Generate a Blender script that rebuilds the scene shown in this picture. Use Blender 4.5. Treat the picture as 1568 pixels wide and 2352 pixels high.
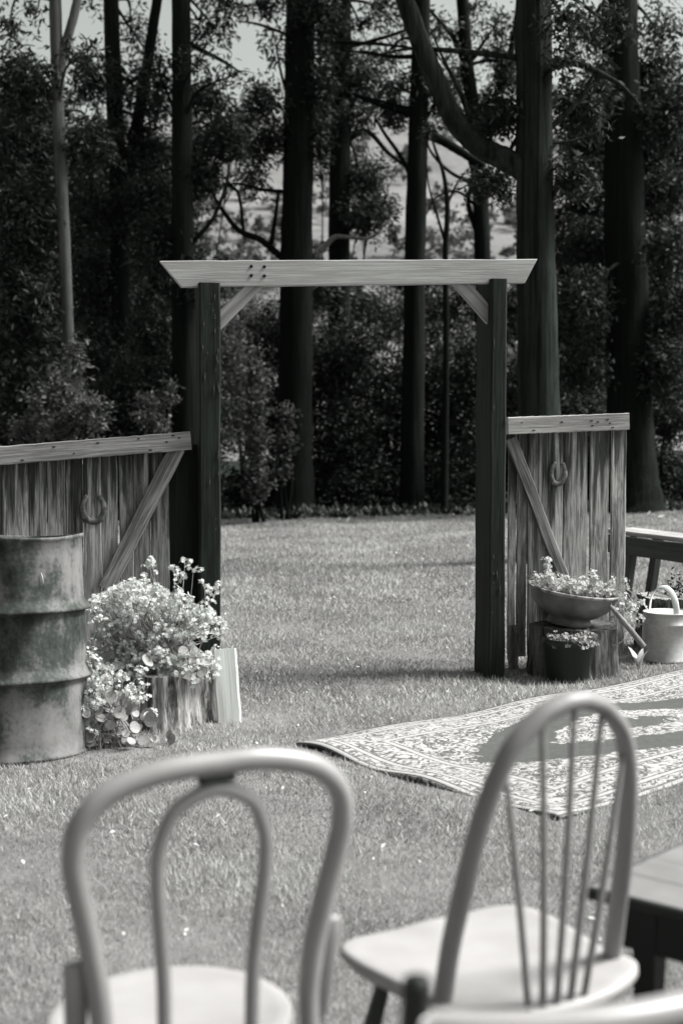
import bpy, math, random
import numpy as np
from mathutils import Vector, Matrix, Euler
random.seed(7); rng = np.random.default_rng(7)
scene = bpy.context.scene
for o in list(bpy.data.objects): bpy.data.objects.remove(o)
R = math.radians
COL = scene.collection

# ---------------------------------------------------------------- camera, sky, sun, exposure
CAM_H, FPX, PITCH = 1.385, 3267.0, math.atan(197/3267.0)     # photo studied at 1568 x 2352, 50 mm lens
cam = bpy.data.cameras.new('camera'); camo = bpy.data.objects.new('camera', cam); COL.objects.link(camo)
camo.location = (0, 0, CAM_H); camo.rotation_euler = (R(90) - PITCH, 0, 0)
cam.sensor_fit = 'VERTICAL'; cam.sensor_height = 36; cam.sensor_width = 24; cam.lens = 50
cam.clip_end = 3000; cam.clip_start = .05
cam.dof.use_dof = True; cam.dof.focus_distance = 7.1; cam.dof.aperture_fstop = 2.7
scene.camera = camo
SUN_EL, SUN_AZ = R(50), R(84)        # azimuth from +Y (away from camera) towards +X (right)
w = bpy.data.worlds.new('World'); scene.world = w; w.use_nodes = True
wn = w.node_tree; bg = wn.nodes['Background']
sky = wn.nodes.new('ShaderNodeTexSky'); sky.sky_type = 'NISHITA'; sky.sun_disc = False
sky.sun_elevation = SUN_EL; sky.sun_rotation = SUN_AZ; sky.air_density = 1.0; sky.dust_density = 4.0; sky.ozone_density = 1
bw = wn.nodes.new('ShaderNodeRGBToBW'); tint = wn.nodes.new('ShaderNodeMixRGB'); tint.blend_type = 'MULTIPLY'
tint.inputs[0].default_value = 1; tint.inputs[2].default_value = (.965, 1.02, .985, 1)
wn.links.new(sky.outputs[0], bw.inputs[0]); wn.links.new(bw.outputs[0], tint.inputs[1]); wn.links.new(tint.outputs[0], bg.inputs[0])
bg.inputs[1].default_value = 0.105
sd = bpy.data.lights.new('sun', 'SUN'); sd.energy = 4.0; sd.angle = R(20); sd.color = (1, .985, .975)
so = bpy.data.objects.new('sun', sd); COL.objects.link(so)
sdir = Vector((math.sin(SUN_AZ)*math.cos(SUN_EL), math.cos(SUN_AZ)*math.cos(SUN_EL), math.sin(SUN_EL)))
so.rotation_euler = sdir.to_track_quat('Z', 'Y').to_euler(); so.location = (8, 2, 12)
vs = scene.view_settings; vs.view_transform = 'Standard'; vs.look = 'None'; vs.gamma = 1; vs.exposure = 1.02; vs.use_curve_mapping = False

# ---------------------------------------------------------------- photo pixel -> place
SLOPE = 0.02                                   # the lawn rises a little to the right
def gz(x): return SLOPE*max(-12., min(12., x))
CP, SP = math.cos(PITCH), math.sin(PITCH)
def ray(px, py):
    u = (px-784)/FPX; v = (1176-py)/FPX
    return Vector((u, CP+v*SP, -SP+v*CP))
def at(px, py, Y):
    d = ray(px, py); return Vector((0, 0, CAM_H)) + d*(Y/d.y)
def ground(px, py, dz=0.):
    d = ray(px, py); t = (CAM_H-dz)/(SLOPE*d.x-d.z); return Vector((0, 0, CAM_H)) + d*t
def ppm(Y): return FPX/Y

# ---------------------------------------------------------------- materials
def tone(v):                                   # toned black-and-white stock: green blacks, rosy mids, cool whites
    pts = [(0., (.78, 1.08, .86)), (.03, (.86, 1.05, .91)), (.08, (1.0, .995, .98)), (.3, (1.03, .985, .975)), (.6, (.985, 1.01, .98)), (1., (.97, 1.02, .985))]
    for (a, ca), (b, cb) in zip(pts, pts[1:]):
        if v <= b:
            t = (v-a)/(b-a); return tuple(v*(p+(q-p)*t) for p, q in zip(ca, cb)) + (1,)
    return (v, v, v, 1)
class MT:
    def __init__(s, name, rough=.8, spec=.3, metal=0.):
        s.m = bpy.data.materials.new(name); s.m.use_nodes = True; s.t = s.m.node_tree; s.b = s.t.nodes['Principled BSDF']
        s.b.inputs['Roughness'].default_value = rough; s.b.inputs['Specular IOR Level'].default_value = spec; s.b.inputs['Metallic'].default_value = metal
        s._co = None
    def n(s, typ, **kw):
        x = s.t.nodes.new(typ)
        for k, v in kw.items():
            if k.startswith('i_'):
                key = k[2:]; x.inputs[int(key) if key.isdigit() else key.replace('_', ' ')].default_value = v
            else: setattr(x, k, v)
        return x
    def l(s, a, b): s.t.links.new(a, b)
    def co(s): 
        if s._co is None: s._co = s.n('ShaderNodeTexCoord').outputs['Object']
        return s._co
    def noise(s, scale=5, detail=4, rough=.55, stretch=None, vec=None, dist=0., rand=False):
        v = vec or s.co()
        if stretch or rand:
            mp = s.n('ShaderNodeMapping'); mp.inputs['Scale'].default_value = stretch or (1, 1, 1); s.l(v, mp.inputs[0])
            if rand:
                oi = s.n('ShaderNodeObjectInfo'); mu = s.n('ShaderNodeMath', operation='MULTIPLY'); mu.inputs[1].default_value = 37.
                s.l(oi.outputs['Random'], mu.inputs[0]); s.l(mu.outputs[0], mp.inputs['Location'])
            v = mp.outputs[0]
        x = s.n('ShaderNodeTexNoise'); x.inputs['Scale'].default_value = scale; x.inputs['Detail'].default_value = detail; x.inputs['Roughness'].default_value = rough
        x.inputs['Distortion'].default_value = dist; s.l(v, x.inputs['Vector']); return x.outputs['Fac']
    def ramp(s, fac, stops):
        x = s.n('ShaderNodeValToRGB'); e = x.color_ramp.elements
        while len(e) < len(stops): e.new(.5)
        for el, (p, v) in zip(e, stops): el.position = p; el.color = tone(v) if not isinstance(v, tuple) else v
        s.l(fac, x.inputs[0]); return x.outputs[0]
    def mix(s, f, a, b, typ='MIX'):
        x = s.n('ShaderNodeMixRGB', blend_type=typ)
        for i, q in ((0, f), (1, a), (2, b)):
            if isinstance(q, (int, float)): x.inputs[i].default_value = q if i == 0 else tone(q)
            elif isinstance(q, tuple): x.inputs[i].default_value = q
            else: s.l(q, x.inputs[i])
        return x.outputs[0]
    def math(s, op, a, b=0.):
        x = s.n('ShaderNodeMath', operation=op)
        for i, q in ((0, a), (1, b)):
            if isinstance(q, (int, float)): x.inputs[i].default_value = q
            else: s.l(q, x.inputs[i])
        return x.outputs[0]
    def color(s, c):
        if isinstance(c, (int, float)): s.b.inputs['Base Color'].default_value = tone(c)
        else: s.l(c, s.b.inputs['Base Color'])
        return s
    def bump(s, h, strength=.3, dist=.01):
        x = s.n('ShaderNodeBump'); x.inputs['Strength'].default_value = strength; x.inputs['Distance'].default_value = dist
        s.l(h, x.inputs['Height']); s.l(x.outputs[0], s.b.inputs['Normal']); return s
    def roughness(s, f, a, b):
        x = s.n('ShaderNodeMapRange'); x.inputs[3].default_value = a; x.inputs[4].default_value = b; s.l(f, x.inputs[0]); s.l(x.outputs[0], s.b.inputs['Roughness']); return s
M = {}
def wood(name, dark, light, axis='Z', grain=40, stain=0., stainv=.02, rough=.85, spec=.2, k=.035):
    m = MT(name, rough, spec)
    st = {'Z': (1, 1, k), 'X': (k, 1, 1), 'Y': (1, k, 1)}[axis]
    g = m.noise(grain, 5, .65, st, rand=True, dist=.3); g2 = m.noise(7, 3, .6, tuple(min(1, q*4) for q in st), rand=True)
    f = m.math('ADD', m.math('MULTIPLY', g, .62), m.math('MULTIPLY', g2, .38))
    mid = (dark+light)/2
    c = m.ramp(f, [(.33, dark), (.45, mid*.9), (.56, light), (.72, light*1.12)])
    if stain:
        s2 = m.noise(17, 5, .7, tuple(min(1, q*2.2) for q in st), rand=True, dist=.5)
        c = m.mix(m.ramp(s2, [(.50, (0, 0, 0, 1)), (.60, (stain, stain, stain, 1))]), c, stainv)
    oi = m.n('ShaderNodeObjectInfo'); br = m.n('ShaderNodeMapRange'); br.inputs[3].default_value = .78; br.inputs[4].default_value = 1.15
    m.l(oi.outputs['Random'], br.inputs[0])
    hs = m.n('ShaderNodeHueSaturation'); m.l(br.outputs[0], hs.inputs['Value']); m.l(c, hs.inputs['Color'])
    m.color(hs.outputs[0]).bump(g, .5, .006); M[name] = m.m; return m
wood('beam_wood', .38, .54, 'X', 110)
wood('rail_wood', .17, .42, 'X', 110, .35, .06)
wood('plank_wood', .035, .22, 'Z', 45, .8, .014)
wood('brace_wood', .06, .25, 'Z', 45, .6, .03)
wood('knee_wood', .16, .40, 'Z', 50, .2, .08)
wood('post_wood', .010, .028, 'Z', 45, -.0)
wood('pale_wood', .42, .66, 'Z', 35)
wood('stump_wood', .05, .36, 'Z', 90, .8, .014, k=.10)
wood('dark_stump_wood', .01, .14, 'Z', 80, .8, .008, k=.09)
wood('bench_wood', .03, .07, 'X', 40)
m = MT('post_flake', .9); M['post_flake'] = m.color(.11).m
def chairwood(name, a, b, rough, spec=.4):
    m = MT(name, rough, spec); g = m.noise(14, 3, .6, (1, 1, .3)); g2 = m.noise(3, 2)
    m.color(m.ramp(m.math('ADD', m.math('MULTIPLY', g, .5), m.math('MULTIPLY', g2, .5)), [(.35, a), (.65, b)])).roughness(g, rough-.06, rough+.1); M[name] = m.m
chairwood('bentwood', .22, .3, .3, .5)
chairwood('windsor_wood', .18, .25, .42)
chairwood('seat_wood', .29, .35, .5)
chairwood('sky_sheen_wood', .22, .3, .33, .6)  # lighter tone stands in for sky reflected on the dark top rail
chairwood('leg_wood', .035, .06, .5)
chairwood('table_wood', .16, .22, .42)
chairwood('table_dark', .006, .011, .5)
m = MT('drum_metal', .72, .3)
a = m.noise(3.0, 4, .55); b = m.noise(14, 5, .6, (1, 1, .35)); c = m.noise(60, 3)
f = m.math('ADD', m.math('MULTIPLY', a, .62), m.math('ADD', m.math('MULTIPLY', b, .26), m.math('MULTIPLY', c, .12)))
m.color(m.ramp(f, [(.41, .010), (.48, .045), (.54, .13), (.63, .19)])).bump(m.math('ADD', b, c), .18, .004); M['drum'] = m.m
m = MT('drum_scratch', .6); M['scratch'] = m.color(.5).m
m = MT('galvanised', .48, .5, .35); a = m.noise(9, 4); b = m.noise(45, 3)
m.color(m.ramp(m.math('ADD', m.math('MULTIPLY', a, .6), m.math('MULTIPLY', b, .4)), [(.35, .3), (.65, .46)])).roughness(b, .4, .62); M['galv'] = m.m
m = MT('galvanised_lid', .5, .4); a = m.noise(9, 4); m.color(m.ramp(a, [(.35, .55), (.65, .7)])); M['galvlid'] = m.m
m = MT('bowl_metal', .5, .4); a = m.noise(6, 5); m.color(m.ramp(a, [(.35, .06), (.6, .15), (.7, .2)])); M['bowl'] = m.m
m = MT('bowl_rim', .6, .4); m.color(m.ramp(m.noise(20, 4), [(.4, .08), (.6, .3)])); M['rim'] = m.m
m = MT('pot_plastic', .5, .35); m.color(.012); M['pot'] = m.m
m = MT('soil', 1, 0); m.color(m.ramp(m.noise(40, 4), [(.4, .008), (.7, .03)])); M['soil'] = m.m
m = MT('iron', .75, .4); m.color(m.ramp(m.noise(30, 4), [(.4, .06), (.7, .2)])); M['iron'] = m.m
m = MT('bolt_black', .6, .3); m.color(.006); M['bolt'] = m.m
def leafmat(name, lo, hi, nscale=3., trans=.3, rough=.6, spec=.25, attr=False):
    m = MT(name, rough, spec)
    if attr:
        at_ = m.n('ShaderNodeAttribute'); at_.attribute_name = 'tone'; f = at_.outputs['Fac']
        f = m.math('ADD', m.math('MULTIPLY', f, .6), m.math('MULTIPLY', m.noise(nscale, 3), .4))
        c = m.ramp(f, [(.15, lo), (.62, hi), (.85, min(hi*1.9, .7))])  # top stop paints sparkle into the colour of the brightest leaves
    else: c = m.ramp(m.noise(nscale, 3), [(.3, lo), (.7, hi)])
    m.color(c)
    if trans:
        tr = m.n('ShaderNodeBsdfTranslucent'); m.l(c, tr.inputs[0]); mx = m.n('ShaderNodeMixShader'); mx.inputs[0].default_value = trans
        m.l(m.b.outputs[0], mx.inputs[1]); m.l(tr.outputs[0], mx.inputs[2]); m.l(mx.outputs[0], m.t.nodes['Material Output'].inputs[0])
    M[name] = m.m
leafmat('gum_leaf', .006, .028, 1.2, .25, attr=True)
leafmat('dark_leaf', .005, .02, 1.0, .2, attr=True)
leafmat('light_leaf', .025, .085, 1.2, .3, attr=True)
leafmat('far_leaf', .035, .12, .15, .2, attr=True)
leafmat('grass_blade', .13, .42, 1.1, .25, .7, .2, attr=True)
leafmat('petal', .5, .68, 20, .3, attr=True)
leafmat('succulent_leaf', .2, .42, 9, .1, .5, .3)
leafmat('bowl_leaf', .25, .45, 25, .2, attr=True)
leafmat('strap_leaf', .4, .6, 20, .2)
leafmat('stem', .2, .35, 20, 0)
leafmat('litter', .3, .62, 3, .1, attr=True)
def bark(name, dark, light, sx=14, streak=.05, bumps=.9):
    m = MT(name, .95, .1); g = m.noise(sx, 6, .68, (1, 1, streak), dist=.5); g2 = m.noise(1.1, 3)
    c = m.ramp(g, [(.36, dark), (.52, (dark+light)/2), (.68, light)]); c = m.mix(m.ramp(g2, [(.4, (0, 0, 0, 1)), (.65, (.5, .5, .5, 1))]), c, dark)
    m.color(c).bump(g, bumps, .04); M[name] = m.m
bark('dark_bark', .004, .013)
bark('stringy_bark', .006, .045, 16, .03)
bark('sunlit_bark', .035, .15, 8, .06, .5)  # bark colour lifted for the one trunk that catches the sun
bark('pale_limb', .12, .3, 8, .06, .5)
m = MT('ground_lawn', .95, .1)
pos = m.co(); sx = m.n('ShaderNodeSeparateXYZ'); m.l(pos, sx.inputs[0])
n1 = m.noise(.7, 4); n2 = m.noise(6, 5, .7); n3 = m.noise(120, 4, .7)
lawn = m.ramp(m.math('ADD', m.math('MULTIPLY', n1, .3), m.math('ADD', m.math('MULTIPLY', n2, .35), m.math('MULTIPLY', n3, .35))), [(.36, .09), (.5, .18), (.62, .26)])
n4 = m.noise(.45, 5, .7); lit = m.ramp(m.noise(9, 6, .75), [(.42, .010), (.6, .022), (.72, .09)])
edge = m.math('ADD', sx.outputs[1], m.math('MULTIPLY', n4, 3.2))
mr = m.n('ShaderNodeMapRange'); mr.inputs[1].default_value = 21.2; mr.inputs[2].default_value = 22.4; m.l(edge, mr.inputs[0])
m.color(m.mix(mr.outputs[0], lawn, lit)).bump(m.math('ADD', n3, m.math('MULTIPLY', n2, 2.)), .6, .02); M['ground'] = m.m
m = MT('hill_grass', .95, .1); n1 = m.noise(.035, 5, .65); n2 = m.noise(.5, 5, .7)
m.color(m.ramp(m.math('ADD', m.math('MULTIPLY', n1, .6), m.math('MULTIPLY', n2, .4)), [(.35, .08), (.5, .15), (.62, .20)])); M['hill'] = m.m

# ---------------------------------------------------------------- mesh helpers
def mesh_obj(name, verts, faces, mat, parent=None, smooth=True, tone_attr=None):
    me = bpy.data.meshes.new(name)
    if isinstance(verts, np.ndarray):
        nv, nf, k = len(verts), len(faces), faces.shape[1]
        me.vertices.add(nv); me.vertices.foreach_set('co', verts.astype(np.float32).ravel())
        me.loops.add(nf*k); me.loops.foreach_set('vertex_index', faces.astype(np.int32).ravel())
        me.polygons.add(nf); me.polygons.foreach_set('loop_start', np.arange(0, nf*k, k, dtype=np.int32))
        me.update(calc_edges=True)
        if tone_attr is not None:
            at_ = me.attributes.new('tone', 'FLOAT', 'POINT'); at_.data.foreach_set('value', tone_attr.astype(np.float32))
    else: me.from_pydata([tuple(v) for v in verts], [], faces)
    if smooth: me.polygons.foreach_set('use_smooth', [True]*len(me.polygons))
    me.materials.append(M[mat] if isinstance(mat, str) else mat)
    me.update()
    o = bpy.data.objects.new(name, me); COL.objects.link(o)
    if parent: o.parent = parent
    return o
def thing(name, label, cat, loc=(0, 0, 0), rz=0., group=None, rot=None):
    o = bpy.data.objects.new(name, None); COL.objects.link(o); o.location = loc; o.rotation_euler = rot or (0, 0, rz); o.empty_display_size = .1
    return tag(o, label, cat, group)
def tag(o, label=None, cat=None, group=None, kind=None):
    for k, v in (('label', label), ('category', cat), ('group', group), ('kind', kind)):
        if v: o[k] = v
    return o
def catmull(pts, n):
    P = [np.array(p, float) for p in pts]; P = [2*P[0]-P[1]] + P + [2*P[-1]-P[-2]]; out = []
    for i in range(1, len(P)-2):
        for j in range(n):
            t = j/n; a, b, c, d = P[i-1:i+3]
            out.append(.5*((2*b)+(-a+c)*t+(2*a-5*b+4*c-d)*t*t+(-a+3*b-3*c+d)*t**3))
    out.append(P[-2]); return out
class MB:
    def __init__(s): s.v = []; s.f = []
    def add(s, vs, fs):
        k = len(s.v); s.v += [tuple(map(float, q)) for q in vs]; s.f += [tuple(i+k for i in f) for f in fs]; return s
    def tube(s, pts, radii, sides=10, n=6, caps=True, smooth_path=True, jitter=0., flat=None):
        """tube through pts; radii per point; flat=(a,b) scales the section along side/up"""
        if np.isscalar(radii): radii = [radii]*len(pts)
        Q = catmull([tuple(p)+(r,) for p, r in zip(map(tuple, pts), radii)], n) if smooth_path else [np.array(tuple(p)+(r,)) for p, r in zip(map(tuple, pts), radii)]
        Q = np.array(Q); C = Q[:, :3]; Rr = np.maximum(Q[:, 3], 1e-4)
        T = np.gradient(C, axis=0); T /= np.linalg.norm(T, axis=1)[:, None]+1e-12
        ref = np.array([0, 0, 1.]) if abs(T[0][2]) < .9 else np.array([0, 1., 0])
        N = np.cross(ref, T[0]); N /= np.linalg.norm(N); vs = []
        for i in range(len(C)):
            N = N - T[i]*np.dot(N, T[i]); N /= np.linalg.norm(N); B = np.cross(T[i], N)
            for k in range(sides):
                a = 2*math.pi*k/sides; r = Rr[i]*(1+(random.uniform(-jitter, jitter) if jitter else 0))
                fa, fb = flat or (1, 1); vs.append(C[i]+r*(math.cos(a)*N*fa+math.sin(a)*B*fb))
        fs = [(i*sides+k, i*sides+(k+1) % sides, (i+1)*sides+(k+1) % sides, (i+1)*sides+k) for i in range(len(C)-1) for k in range(sides)]
        if caps: fs += [tuple(reversed(range(sides))), tuple((len(C)-1)*sides+k for k in range(sides))]
        return s.add(vs, fs)
    def lathe(s, prof, sides=40, closed=False):
        vs = [(r*math.cos(2*math.pi*k/sides), r*math.sin(2*math.pi*k/sides), z) for r, z in prof for k in range(sides)]
        fs = [(i*sides+k, i*sides+(k+1) % sides, (i+1)*sides+(k+1) % sides, (i+1)*sides+k) for i in range(len(prof)-1) for k in range(sides)]
        return s.add(vs, fs)
    def build(s, name, mat, parent=None, smooth=True): return mesh_obj(name, s.v, s.f, mat, parent, smooth)
def board(name, mat, parent, p0, p1, width, thick, up=(0, 0, 1), bevel=.003, rough=0., seg=8, cut0=0., cut1=0., bow=0.):
    """sawn timber running p0->p1 (centre line, local X of its own object); width across 'up'; slightly uneven edges"""
    p0, p1 = Vector(p0), Vector(p1); L = (p1-p0).length; X = (p1-p0).normalized(); U = Vector(up); Z = (U-X*U.dot(X)).normalized(); Y = Z.cross(X)
    sec = []
    hw, ht, b = width/2, thick/2, min(bevel, thick/3)
    for y, z in ((-ht+b, -hw), (ht-b, -hw), (ht, -hw+b), (ht, hw-b), (ht-b, hw), (-ht+b, hw), (-ht, hw-b), (-ht, -hw+b)): sec.append((y, z))
    vs = []; fs = []
    for i in range(seg+1):
        t = i/seg; jt = random.uniform(-rough, rough); jb = random.uniform(-rough, rough)
        for y, z in sec:
            x = t*L
            if i == 0: x += cut0*(z/width+.5)
            if i == seg: x += cut1*(z/width+.5)
            vs.append((x, y+bow*math.sin(math.pi*t), z+(jt if z > 0 else jb)))
    for i in range(seg):
        for k in range(8): fs.append((i*8+k, i*8+(k+1) % 8, (i+1)*8+(k+1) % 8, (i+1)*8+k))
    fs += [tuple(reversed(range(8))), tuple(seg*8+k for k in range(8))]
    # local Z of mesh along the grain for 'Z' materials: store with X axis grain
    ax = 'X'
    o = mesh_obj(name, vs, fs, mat, None, False)
    o.matrix_world = Matrix((X, Y, Z)).transposed().to_4x4(); o.location = p0
    if parent:
        bpy.context.view_layer.update(); mw = o.matrix_world.copy(); o.parent = parent; o.matrix_parent_inverse = parent_world(parent).inverted(); 
    return o
def parent_world(p):
    m = Matrix.LocRotScale(p.location, p.rotation_euler, p.scale)
    return (parent_world(p.parent) @ p.matrix_parent_inverse @ m) if p.parent else m
# boards are modelled along X, so their materials need X grain
for nm in ('plank_wood', 'brace_wood', 'knee_wood', 'post_wood', 'pale_wood'):
    pass
wood('plank_x', .06, .44, 'X', 130, .55, .014, k=.055)
pm = M['plank_x'].node_tree; bs = pm.nodes['Principled BSDF']; src = bs.inputs['Base Color'].links[0].from_socket
def _n(t, **k):
    x = pm.nodes.new(t)
    for a, b in k.items(): setattr(x, a, b)
    return x
tcn = _n('ShaderNodeTexCoord'); sxn = _n('ShaderNodeSeparateXYZ'); pm.links.new(tcn.outputs['Object'], sxn.inputs[0]); mpn = _n('ShaderNodeMapping'); mpn.inputs['Scale'].default_value = (.05, 1, 1); pm.links.new(tcn.outputs['Object'], mpn.inputs[0])
oin = _n('ShaderNodeObjectInfo'); mm_ = _n('ShaderNodeMath', operation='MULTIPLY'); mm_.inputs[1].default_value = 53; pm.links.new(oin.outputs['Random'], mm_.inputs[0]); pm.links.new(mm_.outputs[0], mpn.inputs['Location'])
nzn = _n('ShaderNodeTexNoise'); nzn.inputs['Scale'].default_value = 34; nzn.inputs['Detail'].default_value = 5; pm.links.new(mpn.outputs[0], nzn.inputs['Vector'])
ad = _n('ShaderNodeMath', operation='MULTIPLY_ADD'); ad.inputs[1].default_value = .42; pm.links.new(sxn.outputs[0], ad.inputs[0]); pm.links.new(nzn.outputs['Fac'], ad.inputs[2])
mrn = _n('ShaderNodeMapRange'); mrn.inputs[1].default_value = .86; mrn.inputs[2].default_value = 1.0; mrn.inputs[4].default_value = .85; pm.links.new(ad.outputs[0], mrn.inputs[0])
mxn = _n('ShaderNodeMixRGB'); mxn.inputs[2].default_value = tone(.012); pm.links.new(mrn.outputs[0], mxn.inputs[0]); pm.links.new(src, mxn.inputs[1]); pm.links.new(mxn.outputs[0], bs.inputs['Base Color']); wood('brace_x', .08, .38, 'X', 110, .6, .03); wood('knee_x', .16, .40, 'X', 50, .2, .08)
wood('post_x', .004, .026, 'X', 110, .5, .006); wood('pale_x', .42, .66, 'X', 35); wood('dark_plank_x', .008, .02, 'X', 45)  # last material: plank in a much darker tone than its neighbours

# ---------------------------------------------------------------- ground and far hill
def grid(x0, x1, nx, y0, y1, ny, fz, power=1.):
    xs = np.linspace(x0, x1, nx); ys = y0+(y1-y0)*np.linspace(0, 1, ny)**power
    X, Y = np.meshgrid(xs, ys); Z = fz(X, Y); V = np.stack([X, Y, Z], -1).reshape(-1, 3)
    i, j = np.meshgrid(np.arange(nx-1), np.arange(ny-1)); a = (j*nx+i).ravel(); F = np.stack([a, a+1, a+nx+1, a+nx], 1); return V, F
def lump(X, Y): return .012*np.sin(X*2.1+.7*Y)*np.sin(Y*1.3+1)+.008*np.sin(X*5.3)*np.sin(Y*4.1+X)
def gfun(X, Y): return SLOPE*np.clip(X, -12, 12)+lump(X, Y)*np.clip((Y-1)/3, 0, 1)*(Y < 40)
def gh(x, y): return float(gfun(np.array([x]), np.array([y]))[0])
V, F = grid(-60, 60, 240, -30, 130, 260, gfun)
V2, F2 = V, F
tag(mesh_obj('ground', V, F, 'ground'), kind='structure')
def hfun(X, Y): 
    s = np.clip((Y-50)/150, 0, 1.0); return -2.2+45*(s**1.2)*(1+.10*np.sin(X*.02+.5))+3*np.sin(X*.05)*np.sin(Y*.03)*np.clip((Y-60)/30, 0, 1)
V, F = grid(-420, 420, 160, 45, 420, 120, hfun)
tag(mesh_obj('hillside', V, F, 'hill'), kind='structure')
def far_ground(X, Y): return np.full_like(X, -1.2)
V, F = grid(-1500, 1500, 30, -600, 1500, 30, far_ground)
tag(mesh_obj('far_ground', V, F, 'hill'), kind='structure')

# ---------------------------------------------------------------- foliage
def leaf_quads(C, n, ell, length, width, droop=.5, shell=.0):
    """n leaves in an ellipsoid round C (3 radii), gathered in sprigs"""
    k = max(3, n//14); d = rng.normal(size=(k, 3)); d /= np.linalg.norm(d, axis=1)[:, None]
    r = rng.uniform(shell, 1, k)**(1/2.2)*np.where(rng.random(k) < .28, rng.uniform(1, 1.55, k), 1); S = d*r[:, None]*np.array(ell)
    idx = rng.integers(0, k, n); P = np.array(C)+S[idx]+rng.normal(size=(n, 3))*np.array([.11, .11, .10])*max(ell)**.5*1.1
    D = rng.normal(size=(n, 3)); D[:, 2] = D[:, 2]*.7-droop*1.3; D /= np.linalg.norm(D, axis=1)[:, None]
    A = rng.normal(size=(n, 3)); W = np.cross(D, A); W /= np.linalg.norm(W, axis=1)[:, None]+1e-9; Nn = np.cross(D, W)
    L = length*rng.uniform(.6, 1.25, n)[:, None]; Wd = width*rng.uniform(.7, 1.25, n)[:, None]
    v = np.stack([P, P+D*L*.5+W*Wd*.5+Nn*L*.06, P+D*L, P+D*L*.5-W*Wd*.5+Nn*L*.06], 1).reshape(-1, 3)
    t = np.repeat(np.clip(rng.normal(.45, .22, k)[idx]+rng.normal(0, .12, n), 0, 1), 4)
    return v, t, np.array(C)+S
def leaves(name, parts, mat, parent, kind=None):
    V = np.concatenate([p[0] for p in parts]); T = np.concatenate([p[1] for p in parts]); F = np.arange(len(V)).reshape(-1, 4)
    V = V-np.array(parent.location) if parent else V
    o = mesh_obj(name, V, F, mat, parent, False, T); 
    if kind: o['kind'] = kind
    return o
def px_path(pts, Y):
    out = []; rad = []
    for q in pts:
        y = q[3] if len(q) > 3 else Y; out.append(at(q[0], q[1], y)); rad.append(q[2]/2/ppm(y))
    return out, rad
TREES = []
def tree(name, label, Y, trunk, boughs=(), limbs=(), bmat='dark_bark', lmat='gum_leaf', top=15., crown_r=2.6, leafsize=(.12, .036), dens=1.7, upper=2600, group='gum trees behind the lawn'):
    pts, rad = px_path(trunk, Y)
    b = pts[0]; base = Vector((b.x, b.y, gh(b.x, b.y)-.1))
    t = thing(name, label, 'tree', base, 0, group)
    last = pts[-1]; r = rad[-1]
    pts = [base, base+Vector((0, 0, .35))*1.0+(pts[1]-base)*.02] + [p for p in pts[1:]]; rad = [rad[0]*1.45, rad[0]*1.1] + rad[1:]
    drift = (pts[-1]-pts[-3]).normalized()
    if drift.z < .5: drift = Vector((0, 0, 1))
    while pts[-1].z < top: pts.append(pts[-1]+drift*2.2+Vector((random.uniform(-.2, .2), random.uniform(-.2, .2), 0))); r *= .8; rad.append(r)
    MB().tube([p-base for p in pts], rad, 18, 8, jitter=.05).build('trunk', bmat, t)
    for lb in limbs:
        lp, lr = px_path(lb, Y)
        MB().tube([p-base for p in lp], lr, 9, 7, jitter=.06).build('branch', bmat, t)
    parts = []; tp = np.array([tuple(p) for p in pts])
    for bq in boughs:
        cx, cy, rx, ry = bq[:4]; dd = bq[4] if len(bq) > 4 else 1.; yy = Y+(bq[5] if len(bq) > 5 else random.uniform(-.7, .9))
        c = at(cx, cy, yy); k = ppm(yy); ell = (rx/k, (rx+ry)/2/k*.9, ry/k)
        n = int(dens*dd*rx*ry*.30*(Y/24.)**0)
        v, tt, S = leaf_quads(c, n, ell, leafsize[0], leafsize[1]); parts.append((v, tt))
        zz = tp[:, 2]; cand = np.argmin(np.abs(zz-(c.z-.25*max(ell)-.8*abs(c.x-tp[np.argmin(np.abs(zz-c.z)), 0])*.5))); a = Vector(tp[cand])
        mb = MB(); mid = (a+c)/2+Vector((random.uniform(-.15, .15), random.uniform(-.15, .15), .18)); rr = min(.035, rad[min(cand, len(rad)-1)]*.35)
        mb.tube([a-base, mid-base, c-base], [rr, rr*.7, rr*.35], 7, 5, jitter=.08)
        for s in S[:7]:
            q = Vector(s); mb.tube([c-base, (c+q)/2-base+Vector((0, 0, .06)), q-base], [rr*.34, rr*.24, .004], 4, 3, caps=False)
        mb.build('branch', bmat, t)
    if upper:
        for _ in range(7):
            zc = random.uniform(top*.74, top*1.04); a = random.uniform(0, 6.28); rr = crown_r*random.uniform(.3, 1)
            i = np.argmin(np.abs(tp[:, 2]-zc)); c = Vector((tp[i, 0]+rr*math.cos(a), tp[i, 1]+rr*math.sin(a), zc))
            parts.append(leaf_quads(c, upper//7, (1.3, 1.3, .9), .24, .09)[:2])
            a0 = Vector(tp[max(0, i-1)]); MB().tube([a0-base, (a0+c)/2-base+Vector((0, 0, .3)), c-base], [.07, .05, .02], 6, 4).build('branch', bmat, t)
    if parts: leaves('crown', parts, lmat, t)
    TREES.append(t); return t
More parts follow.
